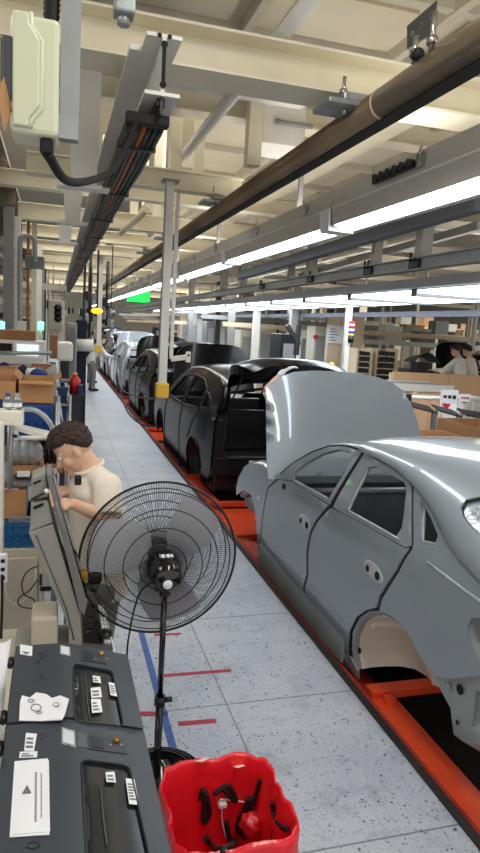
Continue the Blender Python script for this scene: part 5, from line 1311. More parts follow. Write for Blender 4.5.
# white box with bottles
zb0 = P(10, 425.5, Y=2.9).z; zb1 = P(10, 411.5, Y=2.9).z
bxp = thing('white_box', 'white enamel box carrying two bottles at the left edge', 'box', (P(8, 418, Y=2.9).x, 3.0, zb0))
MB().box(P(-8, 418, Y=2.9).x, P(23, 418, Y=2.9).x, 2.9, 3.01, zb0, zb1, .004).build('case', mat('ivory_enamel', (238, 234, 216), .4), bxp)
MB().box(P(-6, 418, Y=2.9).x, P(-2, 418, Y=2.9).x, 2.95, 3.0, P(9, 470, Y=2.95).z, zb0).build('support', M['grey_steel'], bxp)
def bottle(px, lab, cap, Y=2.96):
    p = P(px, 411, Y=Y); z = zb1; q = thing('bottle', lab, 'bottle', (p.x, Y, z))
    MB().lathe([(0, 0), (.019, 0), (.021, .005), (.021, .042), (.015, .055), (.009, .062), (0, .062)], (p.x, Y, z), (0, 0, 1), 18).build('body', M['clear'], q)
    MB().lathe([(.011, .058), (.011, .074), (.0, .074)], (p.x, Y, z), (0, 0, 1), 16).build('cap', M[cap], q)
    MB().lathe([(.0215, .014), (.0215, .032)], (p.x, Y, z), (0, 0, 1), 18).build('label', M['paper'], q)
bottle(8, 'clear bottle with a blue cap on the white enamel box', 'blue_bin'); bottle(17, 'clear bottle with a grey cap on the white enamel box', 'grey_steel')
zq = zsh(3.9)
for k, (pxa, pxb, Y, m_, lab) in enumerate(((-14, 13, 3.62, 'navy', 'dark blue bin low on the rack at the left edge'), (16, 38, 3.64, 'blue_bin', 'blue bin low on the rack behind the cardboard trays'), (41, 63, 3.62, 'navy', 'dark blue bin low on the rack behind the black rods'))):
    crate(lab, P(pxa, 450, Y=Y).x, P(pxb, 450, Y=Y).x, Y, Y+.32, zsh(Y+.32)+.004, P(30, 441, Y=Y).z, m_, name='plastic_bin')
# blue bins and cardboard boxes stacked behind
Yb = 3.68
za = P(30, 436, Y=Yb).z; zt = P(30, 404, Y=Yb).z
crate('dark blue bin behind the bent grey tube', P(20, 420, Y=Yb).x, P(52, 420, Y=Yb).x, Yb, Yb+.4, P(30, 440, Y=3.68).z, zt, 'blue_bin', name='plastic_bin')
zt += .004
open_box('cardboard_box', 'large open cardboard box with raised flaps on the dark blue bin', 'box', P(19, 390, Y=Yb).x, P(54, 390, Y=Yb).x, Yb+.02, Yb+.38, zt, P(35, 381, Y=Yb).z, 'card', flaps=2)
q_z = P(8, 400, Y=3.7).z
crate('navy bin under the left cardboard box', P(-20, 410, Y=3.7).x, P(15, 410, Y=3.7).x, 3.7, 4.1, P(30, 440, Y=3.7).z, q_z, 'navy', name='plastic_bin')
open_box('cardboard_box', 'flat cardboard box at the left edge beside the large open box', 'box', P(-20, 390, Y=3.7).x, P(15.5, 390, Y=3.7).x, 3.7, 4.1, q_z+.003, P(5, 381, Y=3.7).z, 'card', flaps=0)
Yc = 4.5
bench_z = P(25, 388, Y=4.45).z
q = thing('packing_table', 'grey packing table behind the rack, covered with boxes and bags', 'table', (-.2, 4.9, 0))
MB().box(P(-30, 380, Y=Yc).x, P(53, 380, Y=Yc).x, 4.65, 5.5, bench_z-.04, bench_z, .005).build('table_top', M['grey_steel'], q)
for px in (-28, 50):
    for y in (4.7, 5.45): x = P(px, 380, Y=Yc).x; MB().box(x-.02, x+.02, y-.02, y+.02, 0, bench_z-.04).build('leg', M['grey_steel'], q)
open_box('cardboard_box', 'brown cardboard box on the packing table, left of the blue bags', 'box', P(-16, 380, Y=Yc).x, P(13, 380, Y=Yc).x, 4.68, 4.96, bench_z+.002, P(5, 371, Y=Yc).z, 'card', flaps=1)
for k, (px, py, w_, h_, m_, lab) in enumerate(((3, 378, .10, .07, 'navy', 'dark blue bag at the left end of the packing table'), (20, 377, .09, .06, 'cloth_blue', 'dark folded bag in the middle of the packing table'), (40, 377, .13, .05, 'blue_bin', 'blue plastic bag on the packing table'), (32, 374, .12, .05, 'paper', 'crumpled white bag on the packing table'), (50, 377, .08, .06, 'grey_steel', 'grey bag at the right end of the packing table'))):
    p = P(px, py, Y=4.98+.07*(k % 2)); mb = MB().ball((p.x, p.y+.1, bench_z+h_*.9), w_*.55, 14, 10, (1, .8, h_/w_*1.5))
    for v in mb.v: v += Vector((math.sin(v.y*60+k), math.sin(v.z*70), math.cos(v.x*55)))*.006
    single('plastic_bag', mb, M[m_], lab, 'bag')
open_box('cardboard_box', 'tilted cardboard lid at the back of the packing table', 'box', P(30, 372, Y=5.2).x, P(52, 372, Y=5.2).x, 5.2, 5.45, bench_z+.002, P(40, 366, Y=5.2).z, 'card_in')
# trolley on the aisle side with bins, tin and bags
tx0, tx1 = P(55, 430, Y=4.0).x, P(69, 430, Y=4.0).x
q = thing('small_rack', 'small tubular rack beside the aisle holding blue bins', 'rack', ((tx0+tx1)/2, 4.3, 0))
for x in (tx0, tx1):
    for y in (4.0, 4.62): MB().cyl((x, y, 0), (x, y, P(62, 395, Y=4.0).z), .011, 8).build('upright', M['galv'], q)
tz = [P(62, 452, Y=4.0).z, P(62, 424, Y=4.0).z, P(62, 404, Y=4.0).z]
for z in tz: MB().box(tx0, tx1, 4.0, 4.62, z-.012, z).build('shelf', M['grey_steel'], q)
MB().cyl(P(58, 398, Y=3.98), P(66, 442, Y=3.98), .008, 8).build('diagonal_tube', M['galv'], q)
for k, (z, m_, lab) in enumerate(((tz[0], 'navy', 'navy bin on the lowest shelf of the small rack'), (tz[1], 'blue_bin', 'blue bin on the middle shelf of the small rack'), (tz[2], 'navy', 'navy bin on top of the small rack'))):
    crate(lab, tx0+.02, tx1-.02, 4.03, 4.33, z+.002, z+.10, m_, name='plastic_bin')
p = P(60, 416, Y=4.1); mb = MB().ball((p.x, 4.47, tz[1]+.062), .05, 14, 10, (1.1, 1, 1.2))
for v in mb.v: v += Vector((math.sin(v.y*60), math.sin(v.z*70), math.cos(v.x*55)))*.006
single('plastic_bag', mb, M['paper'], 'white bag on the middle shelf of the small rack', 'bag')
p = P(75, 390, Y=6.5)
q = thing('drum_stand', 'dark stand beside the aisle carrying a red canister', 'stand', (p.x, 6.6, 0)); zc_ = P(75, 394, Y=6.45).z
MB().box(P(58, 390, Y=6.4).x, P(84, 390, Y=6.4).x, 6.4, 6.9, zc_-.03, zc_).build('stand_top', M['dark_steel'], q); MB().box(P(60, 390, Y=6.4).x, P(82, 390, Y=6.4).x, 6.45, 6.85, 0, zc_-.03).build('stand_body', M['dark_steel'], q)
q = thing('canister', 'red canister standing by the aisle beside the dark stand tray', 'canister', (p.x, 6.55, zc_))
MB().lathe([(0, 0), (.055, 0), (.055, .13), (.03, .16), (.02, .18), (0, .18)], (p.x, 6.55, zc_), (0, 0, 1), 20).build('body', M['red'], q); MB().cyl((p.x, 6.55, zc_+.18), (p.x, 6.55, zc_+.2), .022, 12).build('cap', M['yellow'], q)
bx('canister', 'dark blue canister right of the red one by the aisle', 'canister', (78, 385, 83, 397), 6.42, .1, 'navy', z0=zc_)
bx('bin_tray', 'dark compartment tray left of the red canister', 'tray', (59, 381, 70, 394), 6.42, .3, 'black', z0=zc_)
# benches with test screens further back
Yd = 7.0; dz = P(25, 366, Y=Yd).z
q = thing('test_bench', 'long grey bench carrying the white screen console', 'bench', (-.7, 7.4, 0))
MB().box(P(-40, 360, Y=Yd).x, P(56, 360, Y=Yd).x, Yd, Yd+.8, dz-.05, dz).build('bench_top', M['grey_steel'], q)
for px in (-38, 54): x = P(px, 360, Y=Yd).x; MB().box(x-.03, x+.03, Yd+.05, Yd+.75, 0, dz-.05).build('leg', M['grey_steel'], q)
MB().cyl(P(-10, 353, Y=Yd-.04), P(52, 353, Y=Yd-.04), .02, 8).build('front_tube', M['galv'], q)
a = rect(-20, 340, 45, 366, Yd+.15, .35)
q = thing('screen_console', 'white console with one lit screen and one dark window', 'console', ((a[0]+a[1])/2, a[2], dz))
MB().box(a[0], a[1], a[2], a[3], dz+.002, a[5], .01).build('case', M['white_steel'], q)
b = rect(17, 344.5, 38.5, 355.5, Yd+.15, .35); MB().box(b[0]-.03, b[1]+.03, a[2]-.02, a[2], b[4]-.04, b[5]+.03).build('bezel', M['white_steel'], q); MB().box(b[0], b[1], a[2]-.03, a[2]-.02, b[4], b[5]).build('screen', M['screen'], q)
b = rect(-12, 343, 12, 351, Yd+.15, .35); MB().box(b[0], b[1], a[2]-.015, a[2], b[4], b[5]).build('dark_window', M['hole'], q)
MB().box(a[0], a[1]-.1, a[2]+.02, a[3], a[5], a[5]+.10).build('top_deck', M['card_in'], q)
for px, lab in ((40.5, 'slim lamp post with a green light beside the lit screen'), (1.5, 'slim lamp post with a green light at the left frame edge')):
    p = P(px, 345, Y=7.6); zt_ = P(px, 330, Y=7.6).z
    q = thing('signal_lamp', lab, 'lamp', (p.x, 7.6, dz+.001)); MB().cyl((p.x, 7.6, dz+.001), (p.x, 7.6, zt_), .012, 8).build('pole', M['white_steel'], q)
    MB().lathe([(0, 0), (.035, 0), (.035, .09), (0, .10)], (p.x, 7.6, zt_), (0, 0, 1), 14).build('lens', M['greenlamp'], q)
# white box machine next to the console
a = rect(57, 343, 73, 361, 7.6, .6)
q = thing('white_machine', 'white boxy machine on a dark stand beside the aisle', 'machine', ((a[0]+a[1])/2, 7.9, 0)); MB().box(*a, .02).build('case', M['white_steel'], q)
MB().box(a[0]+.04, a[1]-.04, 7.65, 8.15, 0, a[4]).build('stand', M['dark_steel'], q); MB().box(a[0]-.08, a[0], 7.62, 8.1, a[4]+.02, a[5]+.08).build('side_flap', M['card_in'], q)
a = rect(67, 323, 77, 362, 9.5, .8)
q = thing('grey_cabinet', 'tall grey cabinet behind the white machine by the aisle', 'cabinet', ((a[0]+a[1])/2, 9.9, 0)); MB().box(a[0], a[1], a[2], a[3], 0, a[5], .01).build('body', M['grey_steel'], q); MB().box(a[0]+.03, a[1]-.03, a[2]-.02, a[2], .2, a[5]-.06).build('door', M['mid_steel'], q)
a = rect(77, 320, 87, 352, 11, .9)
q = thing('dark_machine', 'dark blue machine with a grey roller beside the aisle', 'machine', ((a[0]+a[1])/2, 11.4, 0)); MB().box(a[0], a[1], a[2], a[3], 0, a[5], .02).build('body', M['cloth_blue'], q)
MB().cyl((a[0]-.02, 10.9, P(82, 345, Y=11).z), (a[1]+.1, 10.9, P(82, 345, Y=11).z), .1, 16).build('roller', M['white_steel'], q)
a = rect(48, 300, 63, 331, 10.5, .5)
q = thing('fan_panel', 'pale panel with three round black fans high at the left', 'panel', ((a[0]+a[1])/2, 10.6, a[4])); MB().box(*a, .02).build('case', M['beige'], q)
for k in range(3): p = P(58, 308+5.2*k, Y=10.48); MB().lathe([(0, -.01), (.055, -.01), (.06, 0), (0, 0)], (p.x, 10.49, p.z), (0, -1, 0), 16).build('round_fan', M['black'], q)
MB().box(a[1]-.06, a[1]+.03, 10.7, 10.8, 0, a[5]).build('post', M['white_steel'], q)
# columns, conduits and boxes on the left
def colm(px0, px1, Y, ztop, m='grey_steel', zb=0): a = rect(px0, 300, px1, 340, Y, .2); struct('column', MB().box(a[0], a[1], Y, Y+(a[1]-a[0]), zb, ztop), M[m])
colm(3, 13, 9.2, 3.4); colm(14, 20, 9.3, 3.3, 'white_steel'); colm(31, 36, 10.5, 3.4, 'cream'); colm(26, 29, 10.4, 3.4, 'card_in'); colm(-14, -4, 8.6, 3.7)
pts = [P(20, 322, Y=9), P(20, 245, Y=9), P(22, 238, Y=9), P(28, 236, Y=9), P(34, 239, Y=9), P(35, 246, Y=9), P(35, 262, Y=9)]
single('bent_conduit', MB().tube(catmull(pts, 6), .03, 10), M['grey_steel'], 'grey conduit bent over like a hook beside the left columns', 'conduit')
bx('wall_box', 'small white electrical box with a black front on the left conduit', 'electrical box', (16, 321, 26, 333), 8.9, .12, 'white_steel')
bx('duct_box', 'grey duct box under the left deck beside the hooked conduit', 'duct', (25, 256, 44, 267), 9.2, .4, 'mid_steel')
# amber beacon and hanging tools by the far posts
p = P(97, 311, Y=14)
q = thing('beacon', 'amber warning beacon hanging beside the far white post', 'beacon', (p.x, 14, p.z)); MB().ball(p, .09, 14, 8, (1.4, 1, .7)).build('lens', M['amber'], q); MB().box(p.x-.02, p.x+.02, 13.98, 14.02, p.z+.04, 3.45).build('hanger', M['dark_steel'], q)
for k, (px, y0, y1, Y, lab) in enumerate(((90, 292, 338, 15.5, 'tall dark tool carousel left of the far white post'), (107, 300, 326, 16.5, 'dark tool cluster right of the far white post'), (84, 310, 340, 18, 'dark tool carousel beyond the dark blue machine'))):
    a = rect(px-5, y0, px+5, y1, Y, .4); q = thing('tool_carousel', lab, 'tool carousel', ((a[0]+a[1])/2, Y, a[4])); xc = (a[0]+a[1])/2
    MB().cyl((xc, Y+.2, a[4]), (xc, Y+.2, 3.48), .035, 10).build('mast', M['dark_steel'], q)
    for j in range(6):
        z = a[4]+(a[5]-a[4])*(j+.5)/6; t = j*2.1; MB().rbox(xc+.14*math.cos(t), Y+.2+.14*math.sin(t), z, .09, .09, .22, .02).build('tool', M['black' if j % 2 else 'galv'], q)
q = P(111, 313, Y=13.5); r_ = thing('round_mirror', 'round grey convex mirror hanging beyond the far white post', 'mirror', q)
MB().lathe([(0, -.03), (.06, -.024), (.1, 0), (0, .01)], q, (0, -1, 0), 20).build('mirror_face', M['galv'], r_); MB().box(q.x-.01, q.x+.01, 13.5, 13.53, q.z, 3.5).build('hanger', M['dark_steel'], r_)
# ================================================================== right side beyond the cars
OCC = []
def cab(x, y, w_, d, h, m, lab, group=None, feat=1):
    if group and any(abs(x-o[0]) < (w_+o[2])/2+.05 and y < o[1]+o[3]+.05 and o[1] < y+d+.05 for o in OCC): return None
    OCC.append((x, y, w_, d))
    q = thing('machine_cabinet', lab, 'cabinet', (x, y, 0), group); MB().box(x-w_/2, x+w_/2, y, y+d, .06, h, .015).build('body', M[m], q)
    MB().box(x-w_/2+.03, x+w_/2-.03, y+.04, y+d-.04, 0, .06).build('plinth', M['dark_steel'], q)
    if feat: MB().box(x-w_*.36, x+w_*.36, y-.015, y, h*.55, h*.9).build('door_panel', M['grey_steel' if m != 'grey_steel' else 'white_steel'], q); MB().rbox(x+w_*.3, y-.02, h*.5, .05, .02, .12, .006).build('handle', M['black'], q)
    return q
def rx(px, Y): return P(px, 345, Y=Y).x
a = rect(327, 316, 363, 380, 13, .1)
q = thing('board_wall', 'tall tan board wall behind the white pole with the stack light', 'board', ((a[0]+a[1])/2, 13, 0))
for k in range(3): x0 = a[0]+(a[1]-a[0])*k/3; MB().box(x0+.008, x0+(a[1]-a[0])/3-.008, 13, 13.06, .05, a[5]).build('panel', M['tan'], q)
MB().box(a[0], a[1], 13.06, 13.12, 0, a[5]+.03).build('frame', M['beige'], q)
r2 = thing('notice_board', 'white notice board with faint printed lines on the tan board wall', 'notice', (rx(337, 12.97), 12.97, a[5]-.6)); b = rect(328, 325.5, 346, 343.5, 12.96, .02); MB().box(*b).build('sheet', M['paper'], r2)
for k in range(5): MB().box(b[0]+.05, b[0]+.16+.05*(k % 3), 12.955, 12.96, b[5]-.09-.06*k, b[5]-.07-.06*k).build('print', M['ink'], r2)
a = rect(314, 326, 326, 368, 13.5, .4); q = cab((a[0]+a[1])/2, 13.5, a[1]-a[0], .5, a[5], 'beige', 'beige cabinet with a red button left of the tan board wall'); p = P(315.5, 337, Y=13.47); MB().cyl((p.x, 13.44, p.z), (p.x, 13.5, p.z), .05, 12).build('red_button', M['red'], q)
p = P(344, 372, Y=9.2); pt = P(348, 310, Y=9.2)
q = thing('signal_pole', 'white pole with a red, white and blue stack light beyond the raised bonnet', 'pole', (p.x, 9.2, 0)); MB().box(p.x-.04, p.x+.04, 9.16, 9.24, 0, 2.45).build('pole', M['white_steel'], q)
s0 = P(351, 336, Y=9.15); MB().box(p.x, s0.x+.01, 9.13, 9.17, s0.z-.03, s0.z).build('bracket', M['black'], q)
MB().cyl((s0.x, 9.15, s0.z-.10), (s0.x, 9.15, s0.z), .045, 12).build('lamp_base', M['black'], q)
for k, c_ in enumerate(('yellow', 'blue', 'paper', 'red', 'paper', 'red')): MB().cyl((s0.x, 9.15, s0.z+.038*k), (s0.x, 9.15, s0.z+.038*(k+1)-.003), .045, 14).build('lamp_segment', M[c_], q)
g = rect(331, 369, 350, 381, 9.05, .5); q = thing('green_machine', 'green machine with yellow knobs at the foot of the white pole', 'machine', ((g[0]+g[1])/2, 9.3, 0)); MB().box(g[0], g[1], 9.3, 9.8, 0, g[5], .02).build('body', M['green'], q)
for px in (333, 347): p2 = P(px, 366, Y=9.4); MB().ball((p2.x, 9.45, g[5]+.03), .05, 12, 8).build('knob', M['yellow'], q)
def parts_rack(px0, y0, px1, y1, Y, lab, nr=5, nc=3):
    a = rect(px0, y0, px1, y1, Y, .5); q = thing('parts_rack', lab, 'rack', ((a[0]+a[1])/2, Y+.2, 0), 'racks of dark bins beyond the bonnet')
    for x in (a[0], a[1]): MB().box(x-.025, x+.025, Y, Y+.5, 0, a[5]+.03).build('side_frame', M['tan'], q)
    MB().box(a[0], a[1], Y+.48, Y+.5, .1, a[5]).build('back_panel', M['beige'], q)
    for i in range(nr):
        z = a[4]+(a[5]-a[4])*i/nr; MB().box(a[0], a[1], Y, Y+.48, z-.012, z+.006).build('shelf', M['tan'], q)
        for j in range(nc): w_ = (a[1]-a[0]-.06)/nc; x = a[0]+.03+w_*j; MB().rbox(x+w_/2, Y+.2, z+.006+(a[5]-a[4])/nr*.36, w_*.84, .4, (a[5]-a[4])/nr*.66, .02).build('bin', M['dark_steel'], q)
parts_rack(357, 350, 371, 379, 12.0, 'narrow rack of dark bins right of the tan board wall'); parts_rack(376, 350, 396, 381, 12.2, 'wide rack of dark bins second from the tan board wall', 5, 4)
# plywood hoardings
def board(px, Y, lab, m='plywood', th=.04):
    a = rect(*px, Y, th); q = thing('plywood_hoarding', lab, 'hoarding', ((a[0]+a[1])/2, Y, 0)); n = max(2, int((a[1]-a[0])/.9))
    for k in range(n): w_ = (a[1]-a[0])/n; MB().box(a[0]+w_*k+.004, a[0]+w_*(k+1)-.004, Y, Y+th, max(.05, a[4]), a[5]).build('board', M[m], q)
    for k in range(n+1): x = a[0]+(a[1]-a[0])*k/n; MB().box(x-.03, x+.03, Y+th, Y+th+.06, 0, a[5]-.02).build('stake', M['tan'], q)
board((392, 374, 500, 402), 10.5, 'long plywood hoarding across the right background'); board((404, 394, 452, 432), 8.7, 'short plywood hoarding behind the cardboard box')
a = rect(374, 384, 452, 400, 9.6, .8)
q = thing('roller_table', 'grey roller table in front of the long plywood hoarding', 'table', ((a[0]+a[1])/2, 10, 0))
MB().box(a[0], a[1], 9.55, 9.6, a[5]-.12, a[5]).build('side_rail', M['white_steel'], q); MB().box(a[0], a[1], 10.3, 10.35, a[5]-.12, a[5]).build('side_rail', M['white_steel'], q)
for k in range(16): x = a[0]+.05+(a[1]-a[0]-.1)*k/15; MB().cyl((x, 9.6, a[5]-.05), (x, 10.3, a[5]-.05), .035, 10).build('roller', M['galv'], q)
for x in (a[0]+.05, (a[0]+a[1])/2, a[1]-.05):
    for y in (9.58, 10.32): MB().box(x-.03, x+.03, y-.03, y+.03, 0, a[5]-.12).build('leg', M['white_steel'], q)
# long white rail with sign boards
z_ = P(430, 398, Y=7.9).z
q = thing('guard_rail', 'long white guard rail with clamps in front of the roller table', 'rail', (rx(440, 7.9), 7.9, 0))
MB().cyl((rx(384, 7.9), 7.9, z_), (rx(500, 7.9), 7.9, z_), .03, 10).build('rail', M['white_steel'], q)
for px in (413, 470): x = rx(px, 7.9); MB().cyl((x, 7.9, 0), (x, 7.9, z_), .028, 10).build('post', M['white_steel'], q); MB().rbox(x, 7.9, z_, .08, .1, .10, .015).build('clamp', M['black'], q)
def signb(px, Y, lab, marks):
    b = rect(*px, Y, .012); q = thing('sign_board', lab, 'sign', ((b[0]+b[1])/2, Y, b[4])); MB().box(*b).build('board', M['paper'], q)
    for k in range(3): x0 = b[0]+(b[1]-b[0])*(.14+.27*k); MB().box(x0, x0+(b[1]-b[0])*.2, Y-.004, Y, b[4]+(b[5]-b[4])*(.42-.03*k), b[4]+(b[5]-b[4])*.62).build('mark', M[marks], q)
    MB().box(b[0]+.02, b[0]+.05, Y+.012, Y+.04, 0, b[4]+.1).build('stand', M['white_steel'], q)
signb((441, 390, 458, 404), 7.7, 'white sign board with dark marks hanging on the guard rail', 'darkink'); signb((460, 394, 470, 402), 7.75, 'small white sign with red marks right of the larger sign board', 'red')
p0 = P(443, 403, Y=7.65); single('red_flag', MB().prism([p0, P(451, 404, Y=7.65), P(446, 412, Y=7.65)], (0, .01, 0)), M['red'], 'small red triangle hanging below the white sign board', 'flag')
for k, px in enumerate((456, 464, 472)):
    b = rect(px, 397, px+7.4, 425, 8.3, .35); q = thing('white_locker', ['left white locker of three beside the sign boards', 'middle white locker of three beside the sign boards', 'right white locker of three beside the sign boards'][k], 'locker', ((b[0]+b[1])/2, 8.4, 0), 'white lockers by the sign boards')
    MB().box(b[0], b[1], 8.3, 8.65, 0, b[5], .01).build('body', M['white_steel'], q); MB().box(b[0]+.03, b[1]-.03, 8.285, 8.3, .15, b[5]-.05).build('door', M['beige'], q)
# dark sloping trays and the cardboard boxes
for k, (px0, px1, py, Y, lab) in enumerate(((413, 437, 408, 7.3, 'left dark sloping tray above the cardboard boxes'), (440, 462, 412, 7.3, 'middle dark sloping tray above the cardboard boxes'), (466, 500, 416, 7.3, 'right dark sloping tray above the cardboard boxes'))):
    p0, p1 = P(px0, py, Y=Y), P(px1, py+6, Y=Y-.1); q = thing('sloping_tray', lab, 'tray', ((p0.x+p1.x)/2, Y, 0), 'dark sloping trays beyond the car')
    MB().hexa([p0, p1, p1+Vector((.05, .3, .05)), p0+Vector((.05, .3, .05)), p0+Vector((0, 0, .02)), p1+Vector((0, 0, .02)), p1+Vector((.05, .3, .07)), p0+Vector((.05, .3, .07))]).build('tray', M['dark_steel'], q)
    for p in (p0, p1): MB().box(p.x, p.x+.03, p.y+.1, p.y+.13, 0, p.z+.02).build('leg', M['galv'], q)
Yx = 5.9
x0, x1 = P(404, 440, Y=Yx).x, P(473, 440, Y=Yx).x; zf = P(440, 439, Y=Yx).z
q = thing('box_stand', 'low steel stand under the large open cardboard box', 'stand', ((x0+x1)/2, Yx+.4, 0)); MB().box(x0, x1, Yx, Yx+.8, .36, .40).build('stand_top', M['grey_steel'], q)
for x in (x0+.03, x1-.03):
    for y in (Yx+.03, Yx+.77): MB().box(x-.02, x+.02, y-.02, y+.02, 0, .36).build('leg', M['grey_steel'], q)
open_box('cardboard_box', 'large open cardboard box behind the grey car roof', 'box', x0, x1, Yx, Yx+.6, .402, zf, 'card', t=.012)
x2, x3 = P(476, 440, Y=Yx+.3).x, P(520, 440, Y=Yx+.3).x
open_box('cardboard_box', 'second cardboard box behind the car at the right frame edge', 'box', x2, x3, Yx+.2, Yx+1.1, 0, P(478, 428, Y=Yx+.3).z, 'card_in', t=.012)
bx('black_mat_roll', 'dark roll lying behind the car roof at the right edge', 'roll', (466, 442, 500, 452), 5.2, .3, 'black', z0=.0)
# machines in the middle distance beyond the black hatchback
for k, (px0, py0, px1, Y, m_, lab) in enumerate(((281, 334, 297, 12.5, 'black', 'black machine cabinet just beyond the black tailgate'), (196, 312, 203, 24, 'grey_steel', 'slim grey cabinet left of the black machine cabinet'), (300, 330, 307, 14.6, 'white_steel', 'narrow white cabinet right of the black machine cabinet'), (240, 330, 252, 19, 'beige', 'beige cabinet far beyond the black tailgate'), (258, 326, 276, 18, 'tan', 'tan cabinet far beyond the black tailgate'),
                                                  (206, 322, 220, 22, 'mid_steel', 'dark grey cabinet far left of the black tailgate'), (224, 326, 236, 24, 'white_steel', 'white cabinet far beyond the black tailgate'), (180, 316, 192, 26, 'tan', 'tan cabinet beside the near hanging post, far away'))):
    a = rect(px0, py0, px1, 360, Y, .6); cab((a[0]+a[1])/2, Y, a[1]-a[0], .7, a[5], m_, lab)
for k, (px, Y) in enumerate(((190, 20), (204, 30), (217, 21), (231, 17), (256, 16), (276, 22), (293, 13.5), (303, 20), (329, 17))):
    x = P(px, 330, Y=Y).x; post(x, Y, 0, 3.5, .16, ['grey_steel', 'white_steel', 'dark_steel'][k % 3], 'column')
# black bracket arms
p = P(289, 330, Y=12); mb = MB().bar(P(287, 325, Y=12), P(299, 345, Y=12), .08, .08).bar(P(299, 325, Y=12), P(296, 355, Y=12), .09, .09); single('robot_bracket', mb, M['dark_steel'], 'dark angled bracket above the black machine cabinet', 'bracket')
# far mezzanine rows with stock on them
rr = random.Random(11)
for k, (Y, py, m_, lab) in enumerate(((17.4, 343, 'white_steel', 'white'), (20.5, 334, 'tan', 'tan'), (24.5, 327, 'cream', 'cream'))):
    x0, x1 = P(352, 340, Y=Y).x, P(352, 340, Y=Y).x+16; z = P(430, py, Y=Y).z
    struct('steel_beam', MB().box(x0, x1, Y, Y+.6, z-.14, z), M[m_], 'long '+lab+' gantry beam across the right background')
    for i in range(14):
        w_ = .35+.5*rr.random(); h_ = .15+.35*rr.random(); xx = x0+.3+i*(x1-x0-.8)/14
        c_ = ['tan', 'white_steel', 'card', 'grey_steel', 'plywood', 'mid_steel'][rr.randrange(6)]
        q = thing('stock_box', 'small stock box on the far %s gantry beam' % lab, 'box', (xx, Y+.3, z), 'stock on the far %s gantry' % lab); MB().box(xx-w_/2, xx+w_/2, Y+.06, Y+.54, z+.001, z+h_).build('box_body', M[c_], q)
    for i in range(8): post(x0+.2+i*2, Y+.3, 0, z-.14, .1, m_)
rr = random.Random(5)
for i in range(26):   # cabinets along the far right, one object each
    Y = 16+rr.random()*20; X = 6.6+rr.random()*14
    if i % 2: X = 5.6+rr.random()*3; Y = 18+i*1.1
    c_ = ['beige', 'white_steel', 'grey_steel', 'tan', 'mid_steel', 'dark_steel'][i % 6]
    cab(X, Y, .7+.5*rr.random(), .6, 1.1+.9*rr.random(), c_, 'distant machine cabinet on the far right side of the hall', 'distant cabinets on the right')
for i in range(20):   # left side, far
    Y = 13+i*1.5; X = -1.05-rr.random()*2.4
    c_ = ['beige', 'mid_steel', 'white_steel', 'dark_steel', 'grey_steel'][i % 5]
    cab(X, Y, .7+.5*rr.random(), .6, 1.3+.9*rr.random(), c_, 'distant machine cabinet on the left of the aisle', 'distant cabinets on the left')
OCC_P = [(-.45, 14.6+i*3.4) for i in range(9)]
for i in range(9): post(OCC_P[i][0]+.1, OCC_P[i][1], 0, 3.5, .14, ['white_steel', 'grey_steel', 'dark_steel'][i % 3], 'column')
# a second line of bodies on the far right
src = [o for o in COL.objects if o.name == 'car_body.002'][0]
for k, (dx, dy, lab) in enumerate(((8.3, -.4, 'dark car body of the second line at the far right edge'),)):
    c_ = copy_tree(src); c_.location = src.location+Vector((dx, dy, .28)); c_['label'] = lab
p = P(428, 357, Y=13.3); q = thing('blue_hood', 'blue-grey car bonnet on a stand beyond the bin racks', 'bonnet', (p.x, 13.3, 0)); rows = [[Vector((p.x-.35+.7*u, 13.3+.5*v, p.z-.12+.22*math.sin(u*PI)*(1-.4*v))) for u in np.linspace(0, 1, 9)] for v in np.linspace(0, 1, 5)]
MB().grid(rows).grid([[a-Vector((0, 0, .02)) for a in r_][::-1] for r_ in rows]).build('panel', M['blue_steel'], q); MB().box(p.x-.2, p.x+.2, 13.4, 13.7, 0, p.z-.14).build('stand', M['dark_steel'], q)

# clutter of the far end: low cross bars, hanging rods and cable drops
for i, y in enumerate(np.arange(15.5, 46, 2.6)):
    struct('steel_beam', MB().box(-3.4, .25, y, y+.12, 2.62+.12*(i % 3), 2.76+.12*(i % 3)), M[['beige', 'mid_steel', 'cream'][i % 3]])
    struct('steel_beam', MB().box(4.2, 12, y+.8, y+.92, 2.05+.2*(i % 3), 2.17+.2*(i % 3)), M[['tan', 'grey_steel', 'white_steel'][i % 3]])
rr = random.Random(21)
for i in range(16):
    y = 13.5+rr.random()*22; x = -.5+rr.random()*1.9; z = 2.0+rr.random()*.5
    q = thing('hanging_tool', 'small dark tool hanging from a rod far down the aisle', 'tool', (x, y, z), 'tools hanging far down the aisle')
    MB().cyl((x, y, z+.1), (x, y, 3.45), .012, 6).build('hanger_rod', M['mid_steel'], q); MB().rbox(x, y, z, .1, .1, .28, .03).build('tool_body', M[['black', 'dark_steel', 'grey_steel'][i % 3]], q)
for i in range(14):
    y = 15+i*1.9; x = 10.4+3.5*rr.random(); post(x, y, 0, 3.4, .09, ['white_steel', 'cream', 'grey_steel'][i % 3], 'column')
